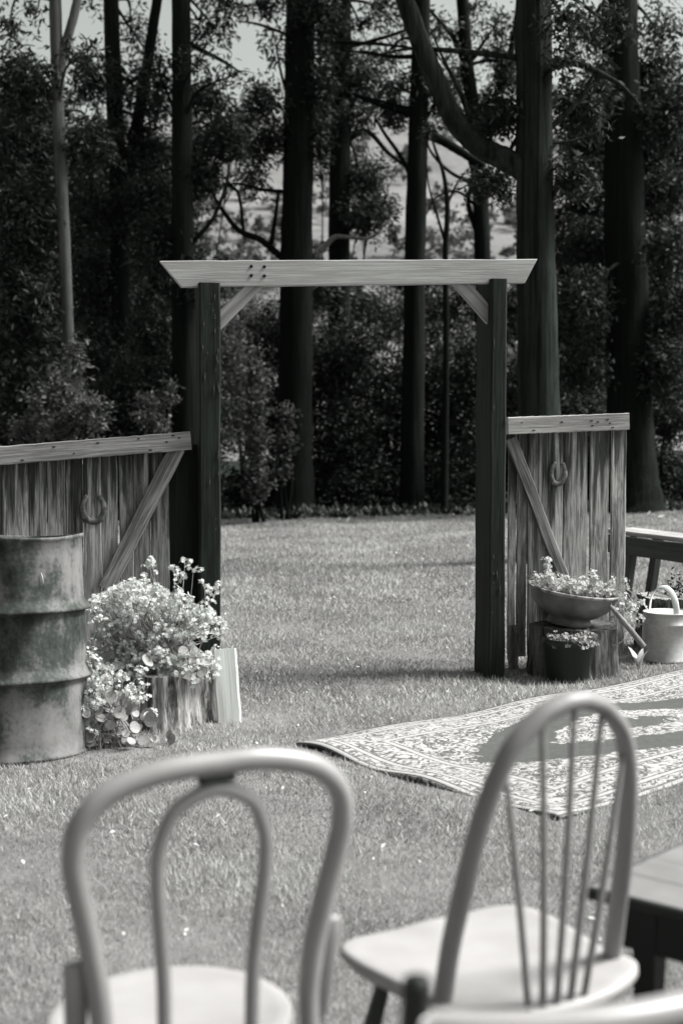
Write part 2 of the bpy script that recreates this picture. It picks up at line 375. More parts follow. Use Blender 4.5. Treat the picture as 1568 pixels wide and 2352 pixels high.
def shrub(name, label, px, Y, boughs, lmat='dark_leaf', leafsize=(.088, .034), dens=1.6, group=None, stems=4):
    g = at(px, 1200, Y); base = Vector((g.x, g.y, gh(g.x, g.y)-.03)); t = thing(name, label, 'shrub', base, 0, group); parts = []; st = MB()
    for bq in boughs:
        cx, cy, rx, ry = bq[:4]; dd = bq[4] if len(bq) > 4 else 1.; yy = Y+(bq[5] if len(bq) > 5 else random.uniform(-.5, .5)); k = ppm(yy); c = at(cx, cy, yy)
        c.z = max(c.z, base.z+ry/k*.75)
        v, tt, S = leaf_quads(c, int(dens*dd*rx*ry*.38), (rx/k, (rx+ry)/2/k*.9, ry/k), leafsize[0], leafsize[1], .2); 
        v[:, 2] = np.maximum(v[:, 2], base.z+.03); parts.append((v, tt))
        o = Vector((random.uniform(-.1, .1), random.uniform(-.1, .1), 0)); q = c-base
        st.tube([o, o*.6+q*.5+Vector((random.uniform(-.1, .1), 0, .05)), q], [.03, .02, .008], 6, 4, jitter=.08)
        for s in S[:6]: st.tube([q*.8, (q*.8+Vector(s)-base)/2, Vector(s)-base], [.01, .007, .003], 4, 2, caps=False)
    st.build('stem', 'dark_bark', t); leaves('foliage', parts, lmat, t); return t
#FOREST#
exec_forest = True
tree('gum_tree', 'slender pale gum trunk with sunlit edge, forked high up behind the long gate panel', 19,
     [(166, 1230, 32), (163, 950, 28), (154, 700, 27), (146, 500, 27), (134, 250, 27), (127, 0, 28), (117, -300, 26)],
     [(60, 190, 70, 70, 0.7), (55, 330, 80, 90), (60, 500, 80, 100), (50, 690, 80, 110), (60, 880, 80, 90), (205, 330, 45, 60, 0.8), (20, 60, 40, 50, 0.21), (85, 30, 40, 30, .12), (60, 150, 60, 30, .3), (190, 130, 40, 60, 0.252)],
     [[(127, 220, 20), (140, 150, 24), (158, 80, 22), (176, 10, 20), (190, -80, 18)]], 'sunlit_bark')
tree('gum_tree', 'dark forked gum tree beside the slender pale trunk', 24,
     [(285, 1180, 48), (280, 800, 46), (274, 500, 42), (264, 250, 38), (255, 0, 34), (248, -250, 30)],
     [(215, 190, 50, 60, 0.8), (250, 330, 60, 60), (215, 480, 60, 80), (225, 650, 70, 90), (330, 110, 50, 50, 0.21), (335, 340, 45, 60), (330, 470, 60, 70), (210, 20, 40, 30, .1), (225, 830, 70, 90), (300, 50, 50, 50, 0.189), (300, 190, 60, 50, 0.6), (350, 240, 50, 50, 0.6)],
     [[(290, 420, 30), (308, 320, 28), (330, 200, 26), (352, 60, 24), (374, -80, 22)]])
tree('gum_tree', 'straight dark gum trunk standing behind the left gate post', 22,
     [(432, 1180, 70), (426, 900, 62), (420, 600, 52), (418, 300, 46), (416, 0, 42), (414, -250, 36)],
     [(360, 560, 60, 70), (480, 230, 60, 50, 0.8), (520, 320, 60, 50), (470, 400, 50, 50), (360, 760, 60, 70), (350, 900, 60, 70), (490, 60, 50, 50, 0.21), (470, 640, 50, 60, 0.8), (380, 650, 40, 60), (450, 150, 50, 50, 0.21), (530, 175, 60, 30, 0.126), (520, 15, 60, 35, 0.252), (460, 50, 30, 60, 0.21), (370, 180, 40, 60, 0.5)],
     [[(424, 95, 14), (465, 116, 11), (515, 142, 8), (555, 168, 3)], [(440, 560, 12), (490, 500, 9), (520, 420, 6), (525, 360, 2)]])
tree('gum_tree', 'thick dark gum trunk rising behind the middle of the white beam', 24,
     [(676, 1190, 82), (678, 900, 78), (680, 600, 73), (686, 300, 69), (690, 0, 66), (693, -250, 60)],
     [(600, 10, 50, 30, .6), (605, 240, 50, 50, 0.9), (600, 330, 60, 50, 0.9), (720, 20, 60, 40), (742, 190, 30, 70), (740, 330, 30, 50), (635, 110, 36, 60, 0.252), (730, 650, 40, 60), (745, 110, 30, 60, 0.294), (580, 400, 40, 40, 0.5)],
     [[(645, 590, 16), (600, 552, 15), (550, 530, 13), (516, 490, 10), (494, 455, 8), (480, 420, 5)], [(622, 560, 12), (632, 500, 9), (640, 440, 7)], [(560, 535, 8), (545, 440, 7), (500, 425, 6), (470, 430, 4)], [(652, 440, 9), (600, 435, 8), (545, 422, 6), (480, 430, 3)], [(700, 95, 7), (640, 72, 7), (590, 55, 6), (540, 48, 2)], [(720, 90, 8), (790, 97, 9), (870, 101, 8), (950, 110, 5)]])
tree('gum_tree', 'narrower dark gum trunk close beside the thick one behind the beam', 27,
     [(780, 1150, 54), (778, 850, 52), (778, 600, 50), (782, 300, 47), (784, 0, 44), (786, -250, 40)],
     [(830, 60, 45, 50, 0.252), (850, 200, 55, 50, 0.8), (830, 420, 40, 45), (845, 500, 60, 45), (880, 20, 60, 40, 0.336), (760, 80, 40, 60), (800, 170, 40, 60), (860, 130, 60, 40, 0.21), (920, 60, 50, 60, 0.252), (820, 270, 50, 40, 0.7)],
     [[(790, 330, 14), (840, 300, 12), (890, 350, 10), (930, 380, 8)], [(790, 110, 10), (850, 95, 9), (900, 80, 8), (960, 60, 6)]])
tree('gum_tree', 'dark gum trunk crossed by a big drooping limb from its neighbour', 24,
     [(945, 1150, 52), (950, 800, 50), (953, 560, 47), (960, 300, 44), (966, 100, 42), (970, -250, 38)],
     [(1010, 215, 40, 50, 0.6), (905, 260, 40, 40, 0.7), (880, 130, 60, 40, 0.21), (960, 640, 50, 40), (1010, 70, 50, 60, 0.168), (920, 200, 50, 40, 0.6), (1020, 150, 40, 40, 0.168)],
     [[(952, 260, 26), (900, 245, 18), (850, 230, 14), (810, 215, 8)], [(960, 300, 26), (1010, 320, 22), (1060, 350, 20), (1110, 380, 14)], [(950, 420, 12), (920, 360, 10), (885, 310, 8), (860, 270, 5)],
      [(962, 130, 12), (900, 130, 10), (840, 120, 7), (800, 118, 4)]])
tree('gum_tree', 'crooked gum trunk between the drooping limb and the stringy barked trunk', 26,
     [(1110, 1150, 42), (1110, 800, 40), (1108, 600, 38), (1096, 350, 34), (1072, 150, 30), (1062, 0, 28), (1050, -250, 24)],
     [(1135, 60, 55, 55, 0.252), (1125, 250, 45, 40, 0.8), (1060, 180, 40, 40, 0.4), (1090, 20, 40, 40, 0.21), (1160, 170, 40, 50), (1140, 130, 50, 50, 0.252), (1030, 250, 40, 40, 0.5), (1060, 90, 40, 50, 0.168)],
     [[(1095, 330, 26), (1130, 250, 22), (1160, 170, 18), (1178, 90, 14), (1190, 0, 10)], [(1105, 560, 14), (1075, 470, 12), (1085, 400, 10), (1060, 330, 3)], [(1068, 150, 16), (1040, 85, 12), (1005, 45, 9), (960, -10, 5)], [(1100, 420, 10), (1040, 400, 8), (990, 350, 6), (975, 300, 2)], [(1100, 480, 8), (1050, 440, 6), (1000, 455, 4), (975, 500, 2)]])
tree('stringybark_tree', 'big fibrous barked trunk rising behind the short gate panel', 14,
     [(1245, 1310, 110), (1238, 960, 98), (1230, 600, 88), (1226, 300, 82), (1224, 0, 80), (1222, -400, 76)],
     [(1150, 260, 45, 50), (1130, 420, 60, 35, 0.8), (1300, 50, 60, 50, 0.294), (1330, 250, 60, 60, 0.8), (1315, 400, 50, 50, 0.6), (1295, 150, 40, 50, 0.252), (1400, 60, 50, 60, 0.252)],
     [[(1225, 400, 62), (1170, 372, 56), (1100, 335, 50), (1045, 280, 48), (1003, 190, 46), (966, 100, 44), (930, 0, 42), (895, -120, 38)],
      [(1195, 134, 14), (1100, 122, 13), (1010, 114, 11), (940, 112, 7), (870, 125, 2)], [(1250, 150, 24), (1310, 142, 20), (1370, 165, 15), (1430, 200, 9), (1475, 250, 3)], [(1100, 330, 20), (1060, 220, 12), (1020, 140, 7), (985, 60, 2)], [(1255, 300, 16), (1310, 250, 12), (1345, 205, 9), (1380, 130, 3)], [(1258, 330, 8), (1320, 322, 6), (1380, 300, 2)]],
     'stringy_bark', leafsize=(.09, .028), dens=1.6)
tree('gum_tree', 'massive black trunk beyond the timber bench', 21.5,
     [(1452, 1215, 118), (1447, 1000, 108), (1437, 600, 96), (1428, 300, 86), (1422, 0, 78), (1416, -300, 70)],
     [(1360, 80, 60, 70, 0.336), (1340, 340, 50, 80), (1520, 90, 60, 90, 0.336), (1530, 260, 60, 70), (1520, 430, 60, 50, 0.9), (1350, 560, 60, 60), (1535, 570, 50, 50), (1340, 700, 60, 80), (1540, 710, 50, 70), (1340, 840, 55, 50), (1530, 850, 50, 80), (1370, 200, 40, 60), (1490, 180, 50, 60)])
tree('slender_tree', 'slender bare stemmed young tree between two gum trunks', 22.5, [(1020, 1150, 16), (1024, 800, 14), (1022, 590, 13), (1027, 480, 12), (1018, 400, 9), (998, 340, 6), (985, 300, 3)], [(985, 300, 24, 20, .5)], [[(1022, 560, 7), (1005, 500, 6), (985, 430, 4), (978, 370, 2)], [(1026, 470, 7), (1050, 420, 5), (1075, 385, 2)]], upper=0, top=0)
_t = [o for o in TREES if 'narrower' in o['label']][0]; lp, lr = px_path([(718, 590, 15), (745, 566, 14), (768, 545, 12), (800, 545, 9), (850, 546, 7), (880, 520, 3)], 26.4)
MB().tube([p-_t.location for p in lp], lr, 8, 6, jitter=.06).build('branch', 'pale_limb', _t)['label'] = 'pale weathered dead branch'
shrub('sapling', 'thin sapling climbing beside the left post at the lawn edge', 595, 20.6, [(585, 1010, 16, 60, 1.5, 0), (590, 1110, 26, 40, 1.2, 0), (592, 930, 14, 40, 1.2, 0), (575, 860, 36, 40, .7, 0)], 'light_leaf', (.085, .06), 1.2, 'shrubs at the lawn edge')
shrub('sapling', 'thin vine-like sapling at the lawn edge in the gateway', 655, 21.2, [(655, 1010, 13, 40, 1.3, 0), (652, 1090, 18, 30, 1.2, 0), (660, 950, 12, 30, 1.2, 0)], 'light_leaf', (.08, .055), 1.1, 'shrubs at the lawn edge')
SH = [(560, 30, [(555, 650, 50, 40, .4), (540, 820, 50, 90), (590, 740, 50, 60), (545, 950, 60, 80)], 'light_leaf'),
      (700, 25.5, [(640, 780, 70, 80), (720, 880, 80, 110), (640, 960, 70, 90), (700, 1080, 90, 80), (610, 1120, 70, 50), (560, 1130, 60, 50)], 'dark_leaf'),
      (830, 25, [(800, 820, 80, 90), (880, 930, 90, 110), (800, 1010, 90, 100), (860, 1110, 110, 60), (780, 1120, 80, 50)], 'dark_leaf'),
      (1000, 25.5, [(980, 860, 90, 90), (1050, 960, 80, 110), (960, 1030, 80, 90), (1020, 1100, 90, 70), (1090, 840, 60, 100), (1100, 1050, 60, 90)], 'dark_leaf'),
      (900, 29, [(880, 720, 90, 60, .8), (780, 700, 60, 70, .8), (1000, 730, 70, 60, .8), (920, 640, 60, 40, .4), (1060, 680, 60, 50, .6)], 'gum_leaf'),
      (1340, 24, [(1330, 960, 70, 80), (1300, 870, 60, 60), (1380, 1050, 60, 80), (1300, 1060, 60, 80), (1190, 900, 60, 90), (1180, 1050, 60, 90)], 'dark_leaf'),
      (1530, 24.5, [(1530, 960, 70, 70), (1520, 1080, 80, 70), (1560, 1150, 70, 40), (1490, 1150, 50, 30)], 'dark_leaf'),
      (60, 22, [(40, 980, 80, 60), (130, 920, 60, 80), (110, 1040, 80, 70)], 'dark_leaf'),
      (160, 17, [(150, 890, 45, 45, .45), (205, 940, 36, 30, .45), (105, 930, 40, 45, .4), (172, 815, 16, 36, .5), (170, 975, 70, 36, .6), (60, 985, 40, 26, .4)], 'light_leaf'),
      (240, 22, [(230, 950, 60, 70), (300, 900, 60, 80), (290, 1020, 80, 60), (340, 1060, 80, 60)], 'dark_leaf'),
      (350, 21, [(345, 965, 44, 22, .5), (390, 900, 16, 36, .45), (335, 915, 26, 16, .4)], 'light_leaf'),
      (310, 28, [(300, 700, 60, 80), (380, 800, 60, 90), (470, 850, 50, 110), (470, 1000, 60, 100), (300, 820, 60, 60)], 'dark_leaf')]
SHL = ['pale open bush filling the gap right of the left gate post', 'dark dense bush below the thick gum trunk', 'dark dense bush in the middle of the gateway', 'dark dense bush beside the right gate post',
       'dim bush showing just under the white beam', 'dark bush behind the short gate panel', 'dark bush beyond the timber bench', 'dark bush behind the far end of the long gate panel', 'light leaved bush around the foot of the pale gum trunk',
       'dark bush behind the long gate panel', 'small light leaved bush above the long panel top rail', 'tall dark bush behind the left gate post']
for (px, Y, b, mt), lb in zip(SH, SHL): shrub('understory_bush', lb, px, Y, b, mt, group='bushes under the gum trees', dens=1.9)
TB = [(40, 30, [(30, 300, 90, 80), (60, 420, 90, 80), (20, 560, 90, 90), (90, 650, 90, 90), (30, 780, 90, 90), (110, 780, 80, 80), (120, 250, 60, 60, .7), (100, 520, 70, 80), (180, 420, 60, 80)]),
      (230, 31, [(210, 400, 80, 80), (280, 520, 80, 80), (200, 580, 80, 90), (290, 640, 90, 80), (210, 740, 90, 90), (320, 760, 80, 80), (300, 420, 70, 60), (380, 480, 70, 70)]),
      (420, 32, [(380, 350, 70, 50, .7), (460, 340, 70, 50, .8), (540, 300, 60, 50, .7), (400, 440, 80, 70), (370, 620, 80, 90), (440, 720, 60, 80), (400, 530, 50, 60, .7)]),
      (740, 33, [(740, 270, 50, 60, .8), (840, 390, 60, 40, .8), (860, 470, 60, 50, .8)]),
      (1340, 30, [(1310, 520, 60, 90), (1370, 420, 60, 90), (1330, 640, 80, 90), (1300, 760, 80, 80), (1340, 330, 60, 70, .8), (1380, 760, 60, 90), (1140, 720, 70, 60)]),
      (1540, 30, [(1530, 360, 70, 80), (1500, 470, 70, 80), (1550, 620, 70, 90), (1510, 740, 70, 90), (1540, 860, 70, 80), (1540, 200, 60, 60, .5), (1490, 300, 60, 80)])]
TBL = ['tall dark leafy tree left of the pale gum trunk', 'tall dark leafy tree around the forked gum', 'leafy tree filling the gap left of the thick gum trunk', 'leafy tree between the two middle gum trunks', 'tall dark leafy tree between the fibrous trunk and the massive black trunk', 'tall dark leafy tree beyond the massive black trunk']
for (px, Y, b), lb in zip(TB, TBL): tag(shrub('understory_tree', lb, px, Y, b, 'dark_leaf', (.12, .042), 1.7, 'leafy trees behind the gum trunks'), cat='tree')
# added unseen trees that block sky light from the left and behind
for i, (x, y) in enumerate(((-7.5, 1.5), (-8, 6), (-8.5, 11), (-8, -3.5), (-5, -7.5), (-.5, -9), (4, -8.5))):
    t = thing('sky_block_tree', 'added dark tree out of view that blocks sky light over the lawn', 'tree', (x, y, gh(x, y)-.05), 0, 'added unseen trees blocking sky light')
    MB().tube([(0, 0, 0), (.1, 0, 3), (0, .1, 7), (0, 0, 10)], [.3, .24, .15, .03], 12, 5, jitter=.05).build('trunk', 'dark_bark', t); q_ = []
    for k in range(7): q_.append(leaf_quads((random.uniform(-.6, .6), random.uniform(-.6, .6), 1.4+k*1.45), 700, (2.1-.16*k, 2.1-.16*k, 1.2), .34, .17, .3)[:2])
    V = np.concatenate([a for a, b in q_]); mesh_obj('crown', V, np.arange(len(V)).reshape(-1, 4), 'dark_leaf', t, False, np.concatenate([b for a, b in q_]))
# far wood on the hillside: countless crowns, one mass
parts = []
for i in range(800):
    y = 62+random.random()**1.3*200; x = random.uniform(-.42, .42)*y; z = float(hfun(np.array([x]), np.array([y]))[0])
    if .0 < math.sin(x*.07+1.2)*math.sin(y*.045) and y < 190 and random.random() < .5: continue
    h = random.uniform(1.2, 4.5)*(1 if y < 190 else 1.7); r = h*random.uniform(.35, .6)
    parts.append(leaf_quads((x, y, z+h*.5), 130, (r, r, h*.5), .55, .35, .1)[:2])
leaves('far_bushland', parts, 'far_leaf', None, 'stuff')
tag(bpy.data.objects['far_bushland'], 'grey mass of bushland on the far hillside', 'bushland')

# ---------------------------------------------------------------- gate arch
GR = ground(1127, 1556); GL = ground(458, 1595); GX = (GR-GL); GX.z = 0; GX.normalize(); GY = Vector((-GX.y, GX.x, 0))   # GY points away
gdeg = math.atan2(GX.y, GX.x)
def gpt(px, py, off=0.):                       # pixel -> point on the gate plane moved off metres back
    d = ray(px, py); O = Vector((0, 0, CAM_H)); P0 = GL+GY*off; t = (P0-O).dot(GY)/d.dot(GY); return O+d*t
arch = thing('gate_arch', 'timber garden gateway of two dark posts carrying a pale bolted beam', 'gateway', GL)
def post(xl, xr, ytop, base, depth):
    a = gpt((xl+xr)/2, ytop); wd = (xr-xl)/ppm(a.y)/abs(GX.x)*.97; p0 = Vector((a.x, a.y, gh(a.x, a.y)-.15))+GY*(depth/2); p1 = Vector((a.x, a.y, a.z))+GY*(depth/2)
    p0.x += (base)/ppm(a.y)
    return board('post', 'post_x', arch, p0, p1, wd, depth, GX, .008, .003, 14)
pl = post(458, 507, 649, -5, .19); pr = post(1127, 1166, 640, 0, .27)
bt = [(368, 599), (1233, 595)]; bb = [(418, 659), (1205, 650)]
BO = .045
P = [gpt(368, 599, BO), gpt(1233, 595, BO), gpt(1205, 650, BO), gpt(418, 659, BO)]; bd = .05
oX = (P[1]-P[0]).normalized(); oY = GY.copy(); oZ = oX.cross(oY).normalized(); oY = oZ.cross(oX)
mat3 = Matrix((oX, oY, oZ)).transposed(); inv = mat3.inverted()
q = [inv @ (p-P[0]) for p in P]; vs = []
NS = 24
for k in range(NS+1):
    t = k/NS; a = q[3].lerp(q[2], t); b = q[0].lerp(q[1], t); jt = random.uniform(-.0015, .0015)
    a.y = b.y = 0
    vs += [(a.x, 0, a.z+.003), (a.x, .003, a.z), (a.x, bd, a.z+jt), (b.x, bd, b.z+jt), (b.x, .003, b.z+jt), (b.x, 0, b.z-.003+jt)]
fs = [(i*6+k, i*6+(k+1) % 6, i*6+6+(k+1) % 6, i*6+6+k) for i in range(NS) for k in range(6)] + [tuple(reversed(range(6))), tuple(NS*6+k for k in range(6))]
beam = mesh_obj('beam', vs, fs, 'beam_wood', None, False); beam.matrix_world = Matrix.LocRotScale(P[0], mat3.to_quaternion(), None)
bpy.context.view_layer.update()
def reparent(o, p):
    o.parent = p; o.matrix_parent_inverse = parent_world(p).inverted()
reparent(beam, arch)
for px, py in ((577, 612), (607, 613), (577, 633), (607, 634)):
    c = gpt(px, py, BO); mb = MB(); mb.tube([Vector((0, .004, 0)), Vector((0, -.005, 0))], .0085, 10, 1, smooth_path=False); o = mb.build('bolt', 'bolt', None, False)
    o.location = c; o.rotation_euler = (0, 0, gdeg); reparent(o, beam)
for x0, y0, x1, y1, x2, y2 in ((503, 738, 585, 655, 0, 0), (1124, 728, 1056, 650, 0, 0)):
    a = gpt(x0, y0, .08); b = gpt(x1, y1, .08); d = (b-a).normalized()
    o = board('knee_brace', 'knee_x', arch, a-d*.05, b+d*.035, .075, .04, (0, 0, 1), .003, .001, 4)
for k in range(70):                           # flaking pale bark left on the left post
    if k > 50: px = random.uniform(1130, 1164); py = random.uniform(700, 1500)
    else: px = random.choice([random.uniform(488, 504), random.uniform(460, 504)]); py = random.choice([random.uniform(660, 900), random.uniform(660, 1480)])
    h = random.uniform(5, 40)*random.random()+4; wd = random.uniform(.5, 1.6); c = gpt(px, py, -.004)
    mb = MB(); s_ = 1/ppm(c.y); mb.add([(0, 0, -h/2*s_), (wd*s_, -.002, -h*.1*s_), (wd*.4*s_, 0, h/2*s_), (-wd*.6*s_, -.002, h*.1*s_), (0, .004, 0)], [(0, 1, 2, 3), (1, 0, 4), (2, 1, 4), (3, 2, 4), (0, 3, 4)])
    if random.random() < .55: o = mb.build('bark_flake', 'post_flake', None, False); o.location = c; o.rotation_euler = (0, 0, gdeg); reparent(o, pl if px < 800 else pr)

# ---------------------------------------------------------------- the two gate panels
def panel(name, label, planks, top, brace, shoe, shoe_rz, ybot, off):
    c = gpt(planks[0][0], ybot, off); t = thing(name, label, 'gate', Vector((c.x, c.y, gh(c.x, c.y))))
    (tx0, ty0), (tx1, ty1), th = top
    def ry(x): return ty0+(ty1-ty0)*(x-tx0)/(tx1-tx0)
    for q in planks:
        x0, x1 = q[:2]; pr_ = q[2] if len(q) > 2 else random.uniform(-.006, .006); mt = q[3] if len(q) > 3 else 'plank_x'
        xm = (x0+x1)/2; a = gpt(xm, ry(xm)+8, off+.012); wd = (x1-x0)/ppm(a.y)/abs(GX.x); gz_ = gh(a.x, a.y)
        n_ = Vector((a.x, a.y, 0))+GY*pr_
        board('plank', mt, t, (n_.x+random.uniform(-.004, .004), n_.y, gz_+.03+random.uniform(0, .03)), (n_.x, n_.y, a.z), wd, .022, GX, .004, .002, 10)
    a = gpt(tx0, ty0, off-.035); b = gpt(tx1, ty1, off-.035)
    rail = board('top_rail', 'rail_wood', t, a, b, th/ppm(a.y), .045, (0, 0, 1), .004, .0016, 34)
    a = gpt(*brace[0], off-.024); b = gpt(*brace[1], off-.024)
    board('diagonal_brace', 'brace_x', t, a, b, brace[2]/ppm(a.y), .03, (0, 0, 1), .004, .0015, 8, brace[3], brace[4])
    # nail holes in the rail
    for k in range(9):
        x = random.uniform(tx0+12, tx1-8); y = ry(x)+random.uniform(-.35, .35)*th; c = gpt(x, y, off-.0585); mb = MB(); mb.tube([Vector((0, .004, 0)), Vector((0, -.001, 0))], .0045, 7, 1, smooth_path=False)
        o = mb.build('nail', 'bolt', None, False); o.location = c; o.rotation_euler = (0, 0, gdeg); o.scale = (random.uniform(1, 2.4), 1, .8); reparent(o, rail)
    return t
panel('plank_gate', 'long weathered plank gate panel with diagonal brace behind the rusty drum',
      [(-110, -72), (-70, -32), (-30, 6), (8, 64), (67, 106), (109, 149), (151, 189), (192, 231, -.012), (233, 269), (273, 304), (307, 344), (346, 387, -.004), (390, 462, .020, 'dark_plank_x')],
      ((-115, 1056), (438, 1012), 43), ((243, 1352), (408, 1028), 37, 0, .0), None, 0, 1600, .10)
panel('plank_gate', 'short weathered plank gate panel with diagonal brace beside the right post',
      [(1167, 1184), (1188, 1210), (1211, 1233), (1236, 1264, .004), (1265, 1290, -.012), (1294, 1350), (1354, 1398), (1402, 1437, -.006)],
      ((1164, 978), (1441, 968), 39), ((1302, 1352), (1172, 1008), 26, 0, .0), None, 0, 1545, .36)
def horseshoe(label, px, py, wpx, hpx, off, tilt):
    c = gpt(px, py, off); s = 1/ppm(c.y); t = thing('horseshoe', label, 'horseshoe', c, group=None, rot=(0, tilt, gdeg)); pts = []; rad = []
    for k in range(15):
        a = R(-60-(k/14)*420+90) if False else R(118+304*k/14)
        pts.append(Vector((wpx/2*s*math.cos(a)*(1 if math.sin(a) < 0 else .93), 0, hpx/2*s*math.sin(a)))); rad.append(.012 if 2 < k < 12 else .010)
    b = MB().tube(pts, rad, 8, 2, flat=(.55, 1.25)).build('shoe', 'iron', t)
    for k in (3, 5, 9, 11):
        p = pts[k]; mb = MB(); mb.tube([p+Vector((0, .003, 0)), p+Vector((0, -.0105, 0))], .0028, 6, 1, smooth_path=False); mb.build('nail', 'bolt', t, False)
horseshoe('rusty horseshoe nailed to the long gate panel above the drum', 215, 1166, 50, 66, .087, R(-4))
horseshoe('small iron horseshoe nailed to the short gate panel', 1281, 1086, 34, 52, .338, R(6))

# ---------------------------------------------------------------- oil drum
dc = ground(44, 1728); dr, dh = .298, .94
DX, DY = dc.x, dc.y
drum = thing('oil_drum', 'dented rusty oil drum standing in front of the long gate panel', 'drum', (DX, DY, gh(DX, DY)-.015), 0, None, (R(-3.2), R(-1.6), 0))
prof = [(dr-.004, 0), (dr+.004, .004), (dr+.004, .014), (dr-.003, .02)]
def ribp(z): return [(dr, z-.03), (dr-.001, z-.018), (dr+.010, z-.011), (dr+.025, z-.006), (dr+.028, z), (dr+.022, z+.008), (dr+.012, z+.022), (dr+.004, z+.038), (dr, z+.05)]
for k in range(1, 6): prof.append((dr, .02+k*.05))
prof += ribp(.335) + [(dr, .40+k*.045) for k in range(4)] + ribp(.625) + [(dr, .69+k*.055) for k in range(4)] + [(dr-.002, dh-.02), (dr+.004, dh-.014), (dr+.007, dh-.006), (dr+.004, dh), (dr-.006, dh), (dr-.01, dh-.012), (dr-.012, .5), (dr-.014, .03), (.001, .03)]
mb = MB().lathe(prof, 96); vs = []
for x, y, z in mb.v:
    r = math.hypot(x, y); a = math.atan2(y, x)
    if r > .1:
        f = 0
        for (a0, z0, sa, sz, d) in ((-1.75, .70, .35, .10, .022), (-.9, .5, .4, .09, .008), (-1.3, .2, .5, .10, .010), (-.3, .8, .3, .1, .007), (-.55, .12, .25, .09, .008)):
            da = (a-a0+math.pi) % (2*math.pi)-math.pi; f += d*math.exp(-(da/sa)**2-((z-z0)/sz)**2)
        f += .0025*math.sin(a*5+z*9)
        x *= (r-f)/r; y *= (r-f)/r
        z += .006*math.sin(a*3+1)*(z > .9)
    vs.append((x, y, z))
mb.v = vs
# torn notch at the foot: drop the faces there
def keep(f):
    c = np.mean([mb.v[i] for i in f], axis=0); a = math.atan2(c[1], c[0]); r = math.hypot(c[0], c[1])
    return not (r > .2 and abs(a+1.74) < .09 and c[2] < .085)
mb.f = [f for f in mb.f if keep(f)]
mb.build('shell', 'drum', drum)
o = MB().tube([(dr*.56+.005, -dr*.83, .79), (dr*.57+.006, -dr*.83, .77), (dr*.585+.006, -dr*.82, .745)], [.001, .003, .001], 5, 3).build('scratch', 'scratch', drum)

# ---------------------------------------------------------------- stumps, slabs
def stump(name, label, loc, r, h, mat, topmat='pale_wood', seed=0, group=None):
    t = thing(name, label, 'stump', loc, 0, group); rs = np.random.default_rng(seed); n = 150; ph = rs.uniform(0, 6.28, 8)
    ridge = np.abs(rs.normal(0, 1, n)); ridge = (ridge+np.roll(ridge, 1)*.6+np.roll(ridge, -1)*.4)/2; vs = []; fs = []; H = 9
    for i in range(H+1):
        z = h*i/H
        for k in range(n):
            a = 2*math.pi*k/n; rr = r*(1+.05*math.sin(3*a+ph[0])+.04*math.sin(5*a+ph[1])+.10*(1-i/H)**2)-.018*ridge[k]*(1+.18*math.sin(i*.8+k*2.3)) + .0012*rs.normal()
            vs.append((rr*math.cos(a), rr*math.sin(a), z+(0 if i < H else .0025*rs.normal())))
    for i in range(H):
        for k in range(n): fs.append((i*n+k, i*n+(k+1) % n, (i+1)*n+(k+1) % n, (i+1)*n+k))
    mesh_obj('stump_side', vs, fs, mat, t, True)
    top = [vs[H*n+k] for k in range(n)]; mesh_obj('cut_top', top+[(0, 0, h-.01)], [(k, (k+1) % n, n) for k in range(n)], topmat, t, False)
    return t
sc = ground(360, 1655); S1 = Vector((sc.x, sc.y, gh(sc.x, sc.y)-.02))
stump('tree_stump', 'short split tree stump with flowers growing over it beside the drum', S1, .275, .27, 'stump_wood', 'stump_wood', 3)
g = ground(532, 1660); t = thing('timber_slab', 'pale sawn timber slab standing on end behind the flowered stump', 'timber slab', (g.x, g.y, gh(g.x, g.y)))
board('slab', 'pale_x', t, (g.x-.01, g.y, gh(g.x, g.y)-.0), (g.x-.038, g.y+.05, gh(g.x, g.y)+.345), .115, .05, (1, .1, 0), .008, .002, 6)
sc = ground(1322, 1541); S2 = Vector((sc.x, sc.y, gh(sc.x, sc.y)-.02))
stump('tree_stump', 'dark furrowed stump carrying the metal bowl planter', S2, .25, .285, 'dark_stump_wood', 'dark_stump_wood', 5)
sc = ground(1545, 1492); S3 = Vector((sc.x, sc.y, gh(sc.x, sc.y)-.02))
stump('tree_stump', 'dark stump behind the watering can', S3, .23, .34, 'dark_stump_wood', 'stump_wood', 8)
g = ground(1178, 1532); t = thing('timber_stake', 'short rough split stake leaning at the foot of the right post', 'stake', (g.x, g.y, gh(g.x, g.y)))
mb = MB().tube([(0, 0, -.02), (-.004, 0, .1), (-.008, .005, .2), (-.01, .01, .255)], [.028, .031, .027, .024], 9, 4, jitter=.16); mb.build('stake', 'brace_wood', t, False)

